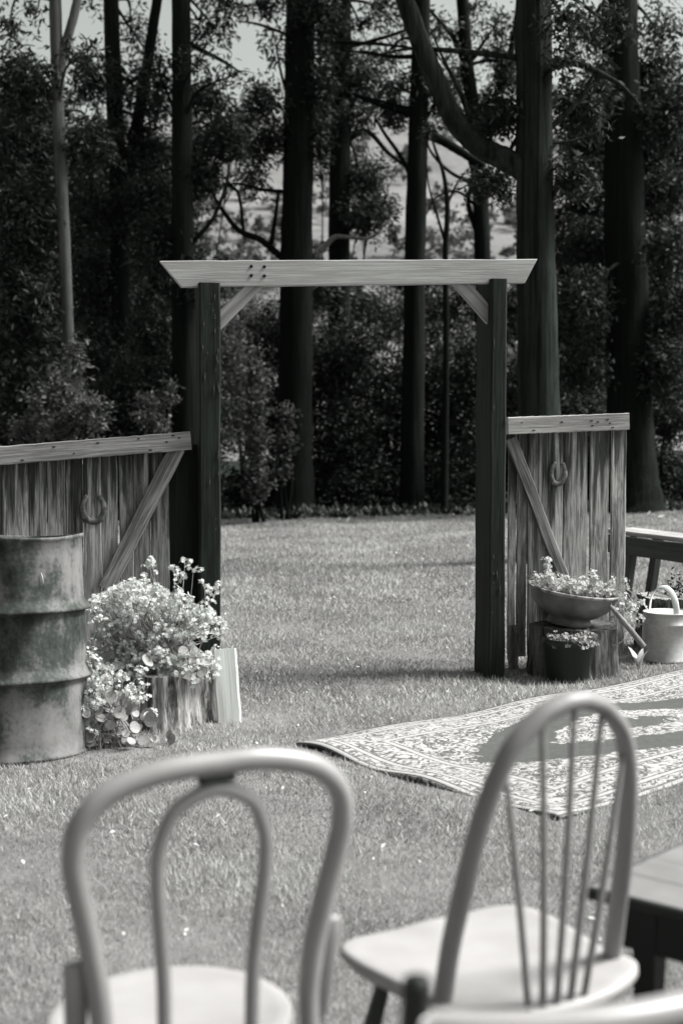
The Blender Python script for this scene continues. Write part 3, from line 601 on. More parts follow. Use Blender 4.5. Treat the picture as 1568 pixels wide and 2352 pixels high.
# ---------------------------------------------------------------- bowl planter, pot, can and bits by the right post
bc = S2+Vector((-.04, .02, .287)); BS = 1.22
bowl = thing('bowl_planter', 'tilted metal bowl planter full of flowers on the dark stump', 'planter', bc, 0, None, (R(3), R(7.5), 0))
prof = [(.001, .012), (.105, .012), (.118, 0), (.124, .006), (.116, .022), (.108, .034), (.150, .050), (.195, .080), (.222, .115), (.238, .150), (.246, .156), (.247, .163), (.240, .165), (.232, .155), (.21, .12), (.18, .11), (.001, .115)]
prof = [(r_*1.03, z_*BS) for r_, z_ in prof]
MB().lathe(prof[:10], 56).build('bowl_body', 'bowl', bowl); MB().lathe(prof[9:14], 56).build('rim', 'rim', bowl); MB().lathe(prof[13:], 40).build('soil', 'soil', bowl)
def blades(P, D, L, W, upn=None):
    P = np.array(P); D = np.array(D); n = len(P); A = rng.normal(size=(n, 3)); Wd = np.cross(D, A); Wd /= np.linalg.norm(Wd, axis=1)[:, None]+1e-9
    L = np.array(L)[:, None]; W = np.array(W)[:, None]
    return np.stack([P, P+D*L*.5+Wd*W*.5, P+D*L, P+D*L*.5-Wd*W*.5], 1).reshape(-1, 3)
def flower_cluster(c, r, n, size, flat=1.):
    """n small five-petalled flowers in a loose head round c"""
    Vv = []; 
    for _ in range(n):
        d = rng.normal(size=3); d /= np.linalg.norm(d); p = np.array(c)+d*r*rng.uniform(.3, 1)*np.array([1, 1, flat]); nrm = d+np.array([0, -.5, .6])+rng.normal(size=3)*.4; nrm /= np.linalg.norm(nrm)
        a = np.cross(nrm, rng.normal(size=3)); a /= np.linalg.norm(a); b = np.cross(nrm, a); s = size*rng.uniform(.7, 1.25)
        for k in range(5):
            t = 2*math.pi*k/5; u = math.cos(t)*a+math.sin(t)*b; vv = -math.sin(t)*a+math.cos(t)*b
            Vv += [p, p+u*s*.55+vv*s*.28+nrm*s*.12, p+u*s+nrm*s*.2, p+u*s*.55-vv*s*.28+nrm*s*.12]
    return Vv
def quads_obj(name, Vv, mat, parent, kind='stuff', lo=.2, hi=.8):
    Vv = np.array(Vv); n = len(Vv)//4; o = mesh_obj(name, Vv, np.arange(len(Vv)).reshape(-1, 4), mat, parent, False, np.repeat(rng.uniform(lo, hi, n), 4))
    if kind: o['kind'] = kind
    return o
plant = thing('flowering_plant', 'pale flowering plant spilling over the metal bowl rim', 'plant', bc+Vector((.02, 0, .15)))
Vv = []; Lf = []; st = MB()
for _ in range(330):
    a = random.uniform(0, 6.28); r = .225*random.random()**.5; c = np.array([r*math.cos(a), r*math.sin(a), .045+random.uniform(-.01, .05)-.12*r*math.cos(a)])
    Lf += flower_cluster(c, .025, 4, .0115)
spots = [(-.155, -.1, .19), (-.15, -.1, .15), (-.145, -.09, .11), (-.16, -.1, .215), (.10, -.12, .12), (.09, -.13, .15), (.12, -.1, .09), (.20, -.1, .10), (.28, -.05, .10), (.26, -.1, .02), (.30, -.12, -.03), (.24, -.15, -.02), (.33, -.05, -.05), (.28, -.18, -.08), (.36, -.1, -.11), (.02, -.15, .09), (-.07, -.16, .08), (.2, -.18, -.06), (.38, -.02, -.03)]
for s_ in spots:
    Vv += flower_cluster(s_, .028, 18, .0095); st.tube([(s_[0]*.45, s_[1]*.4, 0), (s_[0]*.75, s_[1]*.7, .05), s_], .0022, 5, 4)
    Lf += flower_cluster((s_[0], s_[1], s_[2]-.03), .03, 2, .02)
st.build('stem', 'stem', plant); quads_obj('flowers', Vv, 'petal', plant); quads_obj('foliage', Lf, 'bowl_leaf', plant)
pc = ground(1302, 1560); pot = thing('plant_pot', 'black pot with a tuft of trailing leaves in front of the furrowed stump', 'plant pot', (pc.x, pc.y, gh(pc.x, pc.y)))
MB().lathe([(.001, .0), (.108, .0), (.112, .006), (.128, .20), (.136, .205), (.137, .235), (.131, .237), (.126, .2), (.001, .195)], 48).build('pot_body', 'pot', pot)
MB().lathe([(.126, .212), (.06, .22), (.001, .222)], 30).build('soil', 'soil', pot)
Lf = []
for _ in range(110):
    a = random.uniform(-3.0, .2); r = .132*random.uniform(.5, 1.08); Lf += flower_cluster((r*math.cos(a)+.01, r*math.sin(a), .235+random.uniform(-.035, .035)), .016, 3, .012)
quads_obj('leaves', Lf, 'bowl_leaf', pot, lo=0, hi=.6)
cc = ground(1530, 1516); can = thing('watering_can', 'galvanised watering can with hooped handle and half covered top', 'watering can', (cc.x, cc.y, gh(cc.x, cc.y)), R(-12))
cr = .145
MB().lathe([(.001, 0), (cr+.004, 0), (cr+.005, .008), (cr, .012), (cr-.002, .12), (cr-.006, .205), (cr-.003, .209), (cr-.003, .215), (cr-.007, .219), (cr-.008, .27), (cr-.004, .274), (cr-.006, .279), (cr-.012, .276), (cr-.014, .1), (.001, .02)], 56).build('can_body', 'galv', can)
nn = 40; vs = [((cr-.011)*math.cos(2*math.pi*k/nn), (cr-.011)*math.sin(2*math.pi*k/nn), .273) for k in range(nn)]
inn = [v for v in vs if not (v[0] > .03 and v[1] > .02)]
mesh_obj('half_cover', [(x, y, z) for x, y, z in inn] + [(x, y, z+.004) for x, y, z in inn], [tuple(range(len(inn))), tuple(len(inn)+k for k in range(len(inn)))] + [(k, (k+1) % len(inn), len(inn)+(k+1) % len(inn), len(inn)+k) for k in range(len(inn))], 'galvlid', can, False)
pts = []
for k in range(17):
    a = math.pi*k/16; pts.append((-.055+.078*math.cos(a)*.95+.03, -.11+.19*(.5-.5*math.cos(a)), .255+.165*math.sin(a)**.8))
MB().tube(pts, .013, 8, 3, flat=(1.35, .28)).build('hoop_handle', 'galvlid', can)
MB().tube([(cr-.01, .0, .04), (cr+.08, 0, .15), (cr+.17, 0, .27)], [.03, .02, .015], 14, 5).build('spout', 'galv', can)
MB().lathe([(.016, 0), (.045, .05), (.04, .055), (.001, .056)], 20).build('rose', 'galv', can).matrix_local = Matrix.Translation((cr+.165, 0, .265)) @ Matrix.Rotation(R(38), 4, 'Y')
a = gpt(1400, 1392, -.16); b = gpt(1478, 1486, -.22)
t = thing('broken_branch', 'pale broken branch propped between the bowl and the watering can', 'branch', b)
MB().tube([a-b, (a*.6+b*.4)-b+Vector((0, 0, .004)), Vector((0, 0, 0))], [.010, .015, .017], 10, 6, jitter=.07).build('stick', 'pale_limb', t)
MB().tube([(a*.75+b*.25)-b, (a*.45+b*.55)-b+Vector((-.03, -.02, -.05)), (a*.5+b*.5)-b+Vector((-.09, -.03, -.11))], [.006, .004, .002], 6, 5).build('twig', 'pale_limb', t)
a = S3+Vector((-.19, -.06, .0))
t = thing('bare_twig', 'bare forked twig standing up beside the dark stump behind the watering can', 'twig', a)
MB().tube([(0, 0, 0), (.0, -.01, .25), (.02, -.02, .37), (.035, -.02, .42)], [.006, .005, .004, .002], 6, 4).tube([(.008, -.01, .3), (-.03, -.02, .36), (-.04, -.02, .37)], [.003, .002, .001], 5, 3).build('twig', 'dark_bark', t)
def strap_plant(label, px, py, n, L, group='strap leaved seedlings by the stumps'):
    g = ground(px, py); t = thing('strap_leaf_plant', label, 'plant', (g.x, g.y, gh(g.x, g.y)-.005), group=group)
    for k in range(n):
        a = 6.28*k/n+random.uniform(-.4, .4); l = L*random.uniform(.7, 1.2); ln = random.uniform(.15, .7); wv = l*.13
        ctr = [Vector((math.cos(a)*l*ln*s_*s_, math.sin(a)*l*ln*s_*s_, l*s_*(1-.25*ln*s_))) for s_ in (0, .25, .5, .75, 1)]; sd_ = Vector((-math.sin(a), math.cos(a), 0)); vs = []
        for i, c in enumerate(ctr):
            w_ = wv*(.35, .9, 1, .7, .03)[i]; vs += [c-sd_*w_, c+Vector((0, 0, -.15*w_)), c+sd_*w_]
        mesh_obj('leaf', vs, [(i*3+j, i*3+j+1, i*3+j+4, i*3+j+3) for i in range(4) for j in range(2)], 'strap_leaf', t)
strap_plant('upright strap leaved seedling in front of the furrowed stump', 1376, 1543, 6, .13)
strap_plant('low strap leaved seedling spreading on the grass before the furrowed stump', 1400, 1550, 8, .08)
strap_plant('strap leaved seedling tucked in the dark beside the watering can', 1466, 1536, 6, .12)
for lb, px, py, Y in (('dark tufted plant growing on the stump behind the watering can', 1548, 1366, 8.4),):
    t = thing('tufted_plant', lb, 'plant', S3+Vector((.02, 0, .33))); v, tt, _ = leaf_quads((0, 0, .05), 160, (.09, .07, .045), .03, .016, 0); o = mesh_obj('foliage', v, np.arange(len(v)).reshape(-1, 4), 'dark_leaf', t, False, tt); o['kind'] = 'stuff'
# timber bench behind the short panel
A = at(1430, 1248, 10.9); B = at(1640, 1290, 10.0); A.z -= 0; bz = .52
bn = thing('timber_bench', 'heavy weathered timber bench beyond the short gate panel', 'bench', ((A.x+B.x)/2, (A.y+B.y)/2, gh((A.x+B.x)/2, 10.4)))
X_ = (B-A); X_.z = 0; X_.normalize()
A0 = Vector((A.x, A.y, bn.location.z+bz)); B0 = Vector((B.x, B.y, bn.location.z+bz-.02))
for k in range(2): board('seat_plank', 'rail_wood', bn, A0-X_*.25+Vector((-X_.y, X_.x, 0))*(.09+.15*k), B0+X_*.5+Vector((-X_.y, X_.x, 0))*(.09+.15*k), .14, .035, (-X_.y, X_.x, 0), .004, .002, 8)
board('side_rail', 'bench_wood', bn, A0-X_*.2+Vector((0, 0, -.09)), B0+X_*.45+Vector((0, 0, -.09)), .14, .03, (0, 0, 1), .004, .003, 8)
for q_ in (A0+X_*.08, B0+X_*.3):
    for s_ in (0, 1):
        p = q_+Vector((-X_.y, X_.x, 0))*(.04+.24*s_); board('leg', 'bench_wood', bn, (p.x-X_.x*.1, p.y-X_.y*.1, bn.location.z-.01), (p.x, p.y, p.z-.03), .07, .06, X_, .004, .001, 3)

# ---------------------------------------------------------------- flowering succulents round the left stump
nn = 14; lv = [(0, 0, 0)]+[(math.cos(2*math.pi*k/nn)*(.55+.0), .52+.5*math.sin(2*math.pi*k/nn), .10*(abs(math.cos(2*math.pi*k/nn)))+.05*random.random()) for k in range(nn)]
lv[0] = (0, .5, -.03); lfm = bpy.data.meshes.new('leaf'); lfm.from_pydata(lv, [], [(0, 1+k, 1+(k+1) % nn) for k in range(nn)]); lfm.polygons.foreach_set('use_smooth', [True]*nn); lfm.materials.append(M['succulent_leaf'])
def rosette(t, c, n, size, face=(0, -.7, .6)):
    for k in range(n):
        d = Vector((random.uniform(-1, 1), random.uniform(-1, .1), random.uniform(-.5, .9))).normalized(); z = (Vector(face)+Vector((random.uniform(-.6, .6), random.uniform(-.4, .4), random.uniform(-.4, .4)))).normalized()
        y = (d-z*d.dot(z)).normalized(); x = y.cross(z); s = size*random.uniform(.7, 1.2)
        o = bpy.data.objects.new('leaf', lfm); COL.objects.link(o); o.parent = t; o.matrix_local = Matrix.LocRotScale(Vector(c)+y*size*.25, Matrix((x, y, z)).transposed().to_quaternion(), (s, s, s))
def crassula(label, base, heads, ros, stems_from):
    t = thing('flowering_succulent', label, 'plant', base, group=None); Vv = []; st = MB(); bk = []
    for (p, r, n) in heads:
        p = Vector(p); s0 = Vector(random.choice(stems_from))+Vector((random.uniform(-.05, .05), random.uniform(-.05, .05), 0))
        st.tube([s0, (s0+p)/2+Vector((random.uniform(-.03, .03), random.uniform(-.02, .02), .02)), p], [.003, .0024, .0016], 5, 4)
        for k in range(5):
            d = Vector((random.uniform(-1, 1), random.uniform(-1, 1), random.uniform(-.3, 1))).normalized()*r*.8; st.tube([p-Vector((0, 0, r*.6)), p+d*.5, p+d], .0011, 4, 2, caps=False); Vv += flower_cluster(p+d, r*.45, max(2, n//5), .0105)
    st.build('stem', 'stem', t); quads_obj('flowers', Vv, 'petal', t)
    for c, n, s in ros: rosette(t, c, n, s)
    return t
def spx(px, py, Y, base): return at(px, py, Y)-base
b1 = S1+Vector((0, 0, .262)); heads = []
for _ in range(420):
    a = random.random(); px = random.choice([random.gauss(345, 80), random.uniform(203, 503)]); py = random.uniform(1345, 1568)
    lim = 1345+((px-325)/170)**2*75
    if py < lim or px < 205 or px > 505: continue
    heads.append((spx(px, py, S1.y+random.uniform(-.24, .16), b1), random.uniform(.028, .045), 22))
for px, py in ((340, 1295), (330, 1330), (352, 1303), (400, 1310), (425, 1292), (445, 1305), (415, 1330), (470, 1345), (490, 1365), (478, 1385), (400, 1390), (408, 1375), (225, 1405), (240, 1400), (470, 1420), (500, 1430), (505, 1445), (455, 1430), (290, 1350), (260, 1375), (200, 1490), (190, 1500), (497, 1350), (335, 1345), (300, 1340), (380, 1385)):
    heads.append((spx(px, py, S1.y+random.uniform(-.2, .1), b1), .034, 24))
ros = [((random.uniform(-.22, .22), random.uniform(-.24, -.02), random.uniform(.0, .10)), 4, .052) for _ in range(20)]
crassula('airy pale flowering succulent growing on top of the split stump', b1, heads, ros, [(-.15, -.05, 0), (-.05, -.1, 0), (.1, -.08, 0), (.15, 0, 0), (-.1, .1, 0), (.05, .1, 0)])
b2g = ground(270, 1728); b2 = Vector((b2g.x, b2g.y, gh(b2g.x, b2g.y))); heads = []; ros = []
for px, py in [(random.gauss(212, 12), random.uniform(1500, 1690)) for _ in range(26)]+[(random.uniform(215, 330), random.uniform(1540, 1620)) for _ in range(10)]+list(((185, 1605), (178, 1618), (215, 1560), (225, 1590), (235, 1540), (215, 1640), (300, 1590), (285, 1600), (215, 1520), (260, 1575), (205, 1500), (330, 1575), (225, 1620), (320, 1600), (208, 1660), (345, 1640), (280, 1560))): heads.append((spx(px, py, b2.y+random.uniform(.0, .18), b2), .033, 20))
for px, py, n, s in ((262, 1625, 4, .056), (235, 1600, 4, .05), (275, 1675, 4, .05), (300, 1655, 4, .055), (325, 1660, 4, .055), (225, 1690, 4, .056), (240, 1650, 3, .05), (380, 1700, 3, .05), (250, 1700, 4, .05), (305, 1690, 4, .05), (215, 1640, 4, .05), (345, 1690, 3, .045), (225, 1565, 4, .05), (290, 1710, 3, .05), (360, 1655, 2, .06))+tuple((random.uniform(205, 300), random.uniform(1600, 1715), 3, .046) for _ in range(14)):
    q_ = spx(px, py, b2.y+random.uniform(.02, .2), b2); q_.z = max(q_.z, .02); ros.append((q_, n, s))
crassula('round leaved flowering succulent on the grass between drum and stump', b2, heads, ros, [(-.08, .08, 0), (.0, .1, 0), (.08, .1, 0), (-.12, .05, 0)])

# ---------------------------------------------------------------- rug
RA = ground(680, 1714); RB = ground(1281, 1880); ev = (RB-RA); ev.z = 0; RW = ev.length; ev.normalize(); eu = Vector((-ev.y, ev.x, 0)); RL = 2.75
m = MT('rug_weave', .95, .05)
tc = m.co(); sp = m.n('ShaderNodeSeparateXYZ'); m.l(tc, sp.inputs[0])
U, Vc = sp.outputs[0], sp.outputs[1]
wob = m.math('MULTIPLY', m.math('SUBTRACT', m.noise(16, 3, .6), .5), .09)
au = m.math('SUBTRACT', RL/2, m.math('ABSOLUTE', m.math('SUBTRACT', U, RL/2))); av = m.math('SUBTRACT', RW/2, m.math('ABSOLUTE', m.math('SUBTRACT', Vc, RW/2)))
edge = m.math('MINIMUM', au, av)                     # distance to the nearest rug edge
def band(lo, hi, src): return m.math('MULTIPLY', m.math('GREATER_THAN', src, lo), m.math('LESS_THAN', src, hi))
fine = m.noise(26, 4, .7, dist=1.8); fl = m.ramp(fine, [(.46, .045), (.49, .10), (.53, .36), (.6, .46)])
fl2 = m.ramp(m.noise(20, 4, .65, dist=2.5), [(.42, .05), (.47, .12), (.51, .38), (.62, .44)])
darkf = m.ramp(m.noise(30, 3), [(.4, .028), (.7, .05)])
edgew = m.math('ADD', edge, wob)
cu = m.math('DIVIDE', m.math('SUBTRACT', U, RL/2), RL/2-.36); cv = m.math('DIVIDE', m.math('SUBTRACT', Vc, RW/2), RW/2-.28)
dd = m.math('ADD', m.math('ADD', m.math('POWER', m.math('ABSOLUTE', cu), 1.6), m.math('POWER', m.math('ABSOLUTE', cv), 1.5)), m.math('MULTIPLY', wob, 3.2))
c = m.mix(m.math('LESS_THAN', dd, .98), fl, darkf)                     # dark field with scalloped outline
c = m.mix(m.math('LESS_THAN', dd, .36), c, fl2)                        # pale medallion
c = m.mix(m.math('LESS_THAN', dd, .07), c, darkf)
c = m.mix(band(.0, .305, edge), c, fl2)
for lo, hi, vv in ((0, .012, .03), (.012, .035, .40), (.035, .045, .05), (.085, .092, .06), (.092, .112, .42), (.112, .120, .05), (.255, .262, .05), (.262, .285, .40), (.285, .293, .05)): c = m.mix(m.math('MULTIPLY', band(lo, hi, m.math('ADD', edge, m.math('MULTIPLY', wob, .08))), .85), c, vv)
wv = m.noise(300, 2); m.color(m.mix(.5, c, m.mix(wv, c, .25), 'MIX')).bump(wv, .4, .003); M['rug'] = m.m
NU, NV = 90, 50; vs = []; fs = []
rug = thing('patterned_rug', 'ornate bordered rug with dark field spread on the lawn', 'rug', Vector((RA.x, RA.y, 0)))
ang = math.atan2(eu.y, eu.x)
def rugz(u, v):
    p = RA+eu*u+ev*v; e = min(u, RL-u, v, RW-v)
    z = gh(p.x, p.y)+.020+.007*math.sin(u*5+v*3)+.006*math.sin(v*8-u*2)+.012*math.exp(-((u-.03)/.1)**2)*(math.sin(v*9.5+.4)) - .008*math.exp(-(e/.05)**2)
    return z+.012*math.exp(-((v-RW)/.12)**2)*math.sin(u*7+1.2)
for j in range(NV+1):
    for i in range(NU+1):
        u = RL*i/NU; v = RW*j/NV; wu = .010*math.sin(v*5.5)*(i == 0); vs.append((u+wu, v, rugz(u, v)))
N_ = len(vs); vs += [(x, y, z-.011) for x, y, z in vs]
for j in range(NV):
    for i in range(NU):
        a = j*(NU+1)+i; fs += [(a, a+1, a+NU+2, a+NU+1), (N_+a+NU+1, N_+a+NU+2, N_+a+1, N_+a)]
bd_ = [i for i in range(NU+1)]+[(j+1)*(NU+1)-1 for j in range(1, NV+1)]+[NV*(NU+1)+i for i in range(NU-1, -1, -1)]+[j*(NU+1) for j in range(NV-1, 0, -1)]
fs += [(bd_[(k+1) % len(bd_)], bd_[k], bd_[k]+N_, bd_[(k+1) % len(bd_)]+N_) for k in range(len(bd_))]
# local axes: u -> X, v -> Y ; ev is -90 deg from eu, so mirror v
vs = [(x, -y, z) for x, y, z in vs]; fs = [tuple(reversed(f)) for f in fs]
ro = mesh_obj('rug_pile', vs, fs, 'rug', rug, True); ro.rotation_euler = (0, 0, ang)
# material reads v as positive
sgn = m.n('ShaderNodeMath', operation='ABSOLUTE')
for lk in list(m.t.links):
    if lk.from_node == sp and lk.from_socket == sp.outputs[1]:
        to = lk.to_socket; m.t.links.remove(lk); m.l(sgn.outputs[0], to)
m.l(sp.outputs[1], sgn.inputs[0])

# ---------------------------------------------------------------- chairs and table
def chair_root(name, label, x, y, rz, tilt=(0, 0), group='chairs on the lawn', dz=0):
    return thing(name, label, 'chair', (x, y, gz(x)+dz), 0, group, (tilt[0], tilt[1], rz))
t = chair_root('bentwood_chair', 'bentwood chair with double hooped back and round pale seat', -.275, 2.30, R(25), (0, R(-1.2)))
hoop = [(-.20, -.245, 0), (-.178, -.212, .25), (-.166, -.195, .45), (-.170, -.20, .55), (-.187, -.214, .65), (-.206, -.230, .74), (-.211, -.238, .785), (-.201, -.246, .832), (-.160, -.252, .872), (-.085, -.256, .894)]
hoop = hoop + [(0, -.258, .898)] + [(-x, y, z) for x, y, z in reversed(hoop)]
MB().tube(hoop, [.0165]*3+[.0178]*15+[.0165]*3, 16, 7).build('back_hoop', 'bentwood', t)
inn = [(-.070, -.188, .41), (-.0715, -.200, .55), (-.079, -.214, .65), (-.085, -.226, .72), (-.083, -.235, .775), (-.064, -.243, .825), (-.034, -.248, .848)]
inn = inn + [(0, -.250, .857)] + [(-x, y, z) for x, y, z in reversed(inn)]
MB().tube(inn, .0115, 14, 7).build('inner_hoop', 'bentwood', t)
MB().tube([(-.028, -.254, .874), (0, -.256, .877), (.028, -.254, .874)], .008, 8, 3).build('spacer_block', 'leg_wood', t)
MB().lathe([(.001, .422), (.12, .421), (.175, .423), (.194, .426), (.202, .420), (.203, .410), (.199, .402), (.001, .402)], 64).build('seat', 'seat_wood', t)
MB().lathe([(.186, .404), (.201, .400), (.202, .377), (.194, .370), (.182, .372), (.182, .402)], 64).build('seat_ring', 'bentwood', t)
for s_ in (-1, 1):
    MB().tube([(s_*.207, -.200, .615), (s_*.204, -.195, .58), (s_*.200, -.175, .50), (s_*.200, -.15, .44), (s_*.200, -.12, .40)], [.010, .012, .012, .011, .009], 10, 5, flat=(1.5, .7)).build('hip_brace', 'bentwood', t)
    MB().tube([(s_*.205, .20, 0), (s_*.175, .165, .25), (s_*.150, .14, .395)], [.012, .015, .017], 14, 5).build('leg', 'bentwood', t)
MB().tube([(.165*math.cos(6.2832*k/24), .165*math.sin(6.2832*k/24)-.01, .24) for k in range(25)], .009, 8, 2).build('leg_ring', 'bentwood', t)

t = chair_root('windsor_chair', 'hoop backed spindle chair with saddle seat beside the low table', .318+.012, 2.425, R(31), (0, R(-.6)), dz=-.012)
hp = [(-.186, 0, .41), (-.183, -.02, .52), (-.176, -.045, .62), (-.164, -.068, .72), (-.147, -.087, .80), (-.118, -.103, .87), (-.07, -.114, .918), (-.03, -.119, .936)]
hp = hp + [(0, -.120, .940)] + [(-x, y, z) for x, y, z in reversed(hp)]
MB().tube(hp, .0155, 16, 7, flat=(1.0, 1.2)).build('back_hoop', 'windsor_wood', t)
def hoop_at(x):
    best = min(catmull(hp, 30), key=lambda q: abs(q[0]-x) + (0 if q[2] > .6 else 9)); return Vector(best)
for k in range(5):
    b = Vector((-.078+.029*k, -.098, .418)); e = hoop_at(-.128+.064*k); MB().tube([b, (b+e)/2+Vector((0, -.004, 0)), e], [.0062, .0064, .0052], 10, 4).build('spindle', 'windsor_wood', t)
# saddle seat
ol = []
for a, y in ((.0, -.115), (.07, -.112), (.13, -.098), (.18, -.075), (.205, -.045), (.206, -.005), (.204, .05), (.215, .14), (.222, .22), (.21, .29), (.17, .325), (.10, .335), (.05, .33), (0, .325)): ol.append((a, y, 0))
ol = ol+[(-x, y, 0) for x, y, _ in reversed(ol[1:-1])]; ol = [tuple(q) for q in catmull(ol+[ol[0]], 4)[:-1]]
K = len(ol); vs = []; fs = []; cx, cy = 0, .10
def sad(x, y): return .428+.010*((x/.2)**2)-.008*math.exp(-((x)/.14)**2-((y-.05)/.12)**2)+.010*math.exp(-(x/.06)**2-((y-.3)/.1)**2)
rings = [.0, .25, .5, .72, .88, .96, 1.0]
for r_ in rings[1:]:
    for x, y, _ in ol:
        X = cx+(x-cx)*r_; Y = cy+(y-cy)*r_; vs.append((X, Y, sad(X, Y)-(.004 if r_ == 1 else 0)))
for x, y, _ in ol: vs.append((cx+(x-cx)*1.004, cy+(y-cy)*1.004, sad(x, y)-.016))
for x, y, _ in ol: vs.append((cx+(x-cx)*.95, cy+(y-cy)*.95, sad(x, y)-.034))
vs.append((cx, cy, sad(cx, cy))); vs.append((cx, cy, .39)); rr_ = 8
for i in range(rr_-1):
    for k in range(K): fs.append((i*K+k, i*K+(k+1) % K, (i+1)*K+(k+1) % K, (i+1)*K+k))
fs += [(len(vs)-2, (k+1) % K, k) for k in range(K)] + [(len(vs)-1, 7*K+k, 7*K+(k+1) % K) for k in range(K)]
fs = [tuple(reversed(f)) for f in fs]
mesh_obj('seat', vs, fs, 'seat_wood', t)
for sx, sy in ((-1, 0), (1, 0), (-1, 1), (1, 1)):
    a = (sx*.13, .0 if sy == 0 else .25, .40); b = (sx*.20, -.09 if sy == 0 else .33, 0); MB().tube([a, tuple((p+q)/2 for p, q in zip(a, b)), b], [.013, .018, .011], 12, 5).build('leg', 'leg_wood', t)
for sx in (-1, 1): MB().tube([(sx*.173, -.05, .17), (sx*.173, .12, .17), (sx*.173, .295, .17)], [.007, .011, .007], 8, 4).build('stretcher', 'leg_wood', t)
MB().tube([(-.173, .12, .17), (0, .12, .17), (.173, .12, .17)], [.007, .011, .007], 8, 4).build('stretcher', 'leg_wood', t)

t = chair_root('rail_back_chair', 'dark wooden chair with curved glossy top rail and square post', .203, 1.70, R(17), (0, 0), dz=-.008)
for s_ in (-1, 1):
    MB().tube([(s_*.185, -.20, 0), (s_*.19, -.19, .25), (s_*.195, -.185, .45), (s_*.198, -.20, .65), (s_*.200, -.222, .80), (s_*.200, -.225, .822), (s_*.200, -.225, .826)], [.014, .017, .018, .017, .0155, .0145, .008], 12, 5).build('back_post', 'table_dark', t)
    MB().tube([(s_*.195, .19, 0), (s_*.19, .19, .25), (s_*.188, .188, .43)], [.013, .017, .018], 12, 4).build('leg', 'table_dark', t)
rp = [(-.195, -.222, .0), (-.12, -.252, 0), (0, -.268, 0), (.12, -.252, 0), (.195, -.222, 0)]
def rail(z, hgt, thick, name, mat):
    C = catmull(rp, 6); sec = [(thick*.5*math.cos(a)*(1 if abs(math.cos(a)) > .01 else 1), hgt*.5*math.copysign(abs(math.sin(a))**.7, math.sin(a))) for a in [6.2832*k/14 for k in range(14)]]; vs = []; fs = []
    for i, c in enumerate(C):
        d = C[min(i+1, len(C)-1)]-C[max(i-1, 0)]; d /= np.linalg.norm(d); nrm = np.array([-d[1], d[0], 0])
        for u, v in sec: q_ = c+nrm*u; vs.append((q_[0], q_[1], z+v))
    k14 = 14
    for i in range(len(C)-1):
        for k in range(k14): fs.append((i*k14+k, i*k14+(k+1) % k14, (i+1)*k14+(k+1) % k14, (i+1)*k14+k))
    fs += [tuple(range(k14)), tuple((len(C)-1)*k14+k for k in range(k14))]
    mesh_obj(name, vs, [tuple(reversed(f)) for f in fs], mat, t)
rail(.772, .034, .036, 'top_rail', 'sky_sheen_wood'); rail(.715, .075, .020, 'slat_and_rail_shade', 'table_dark'); rail(.60, .04, .018, 'slat_and_rail_shade', 'table_dark')  # upper dark slat stands in for the shaded front of the top rail
MB().lathe([(.001, .455), (.19, .455), (.205, .45), (.205, .435), (.001, .43)], 4).build('seat', 'sky_sheen_wood', t, False).rotation_euler = (0, 0, R(45))
for sy in (-.19, .19): MB().tube([(-.185, sy, .2), (0, sy, .2), (.185, sy, .2)], .009, 8, 2).build('stretcher', 'table_dark', t)

# low table
TZ = .46
c0 = ground(1356, 2036, TZ); e1 = (ground(1568, 2084, TZ)-c0); e1.z = 0; e1.normalize(); e2 = Vector((-e1.y, e1.x, 0)); TL, TW = .95, .50
tab = thing('low_table', 'low dark legged wooden table beside the spindle chair', 'table', (c0.x, c0.y, gz(c0.x)), math.atan2(e1.y, e1.x))
def lbox(name, x0, x1, y0, y1, z0, z1, mat, b=.004):
    vs = []; 
    for z, i in ((z0, b), (z0+b, 0), (z1-b, 0), (z1, b)): vs += [(x0+i, y0+i, z), (x1-i, y0+i, z), (x1-i, y1-i, z), (x0+i, y1-i, z)]
    fs = [(3, 2, 1, 0), (12, 13, 14, 15)] + [(r_*4+k, r_*4+(k+1) % 4, r_*4+4+(k+1) % 4, r_*4+4+k) for r_ in range(3) for k in range(4)]
    return mesh_obj(name, vs, fs, mat, tab, False)
for k in range(4): lbox('top_board', 0, TL, TW*k/4+.0006, TW*(k+1)/4-.0006, TZ-.022, TZ+random.uniform(-.0006, .0006), 'table_wood', .0015)
lbox('edge_strip', -.004, TL+.004, -.012, -.001, TZ-.024, TZ-.001, 'table_dark', .003); lbox('edge_strip', -.012, -.0045, -.012, TW+.004, TZ-.024, TZ-.001, 'table_dark', .003)
AZ = TZ-.024
lbox('apron', .035, TL-.035, .03, .05, AZ-.095, AZ, 'table_dark'); lbox('apron', .035, TL-.035, TW-.05, TW-.03, AZ-.095, AZ, 'table_dark'); lbox('apron', .037, .055, .052, TW-.052, AZ-.095, AZ, 'table_dark'); lbox('apron', TL-.055, TL-.037, .052, TW-.052, AZ-.095, AZ, 'table_dark')
for x in (.075, TL-.13):
    for y in (.026, TW-.081):
        vs = []
        for z, i in ((0, .012), (AZ-.12, .004), (AZ, 0)): vs += [(x+i, y+i, z), (x+.055-i, y+i, z), (x+.055-i, y+.055-i, z), (x+i, y+.055-i, z)]
        mesh_obj('leg', vs, [(3, 2, 1, 0), (8, 9, 10, 11)]+[(r_*4+k, r_*4+(k+1) % 4, r_*4+4+(k+1) % 4, r_*4+4+k) for r_ in range(2) for k in range(4)], 'table_dark', tab, False)

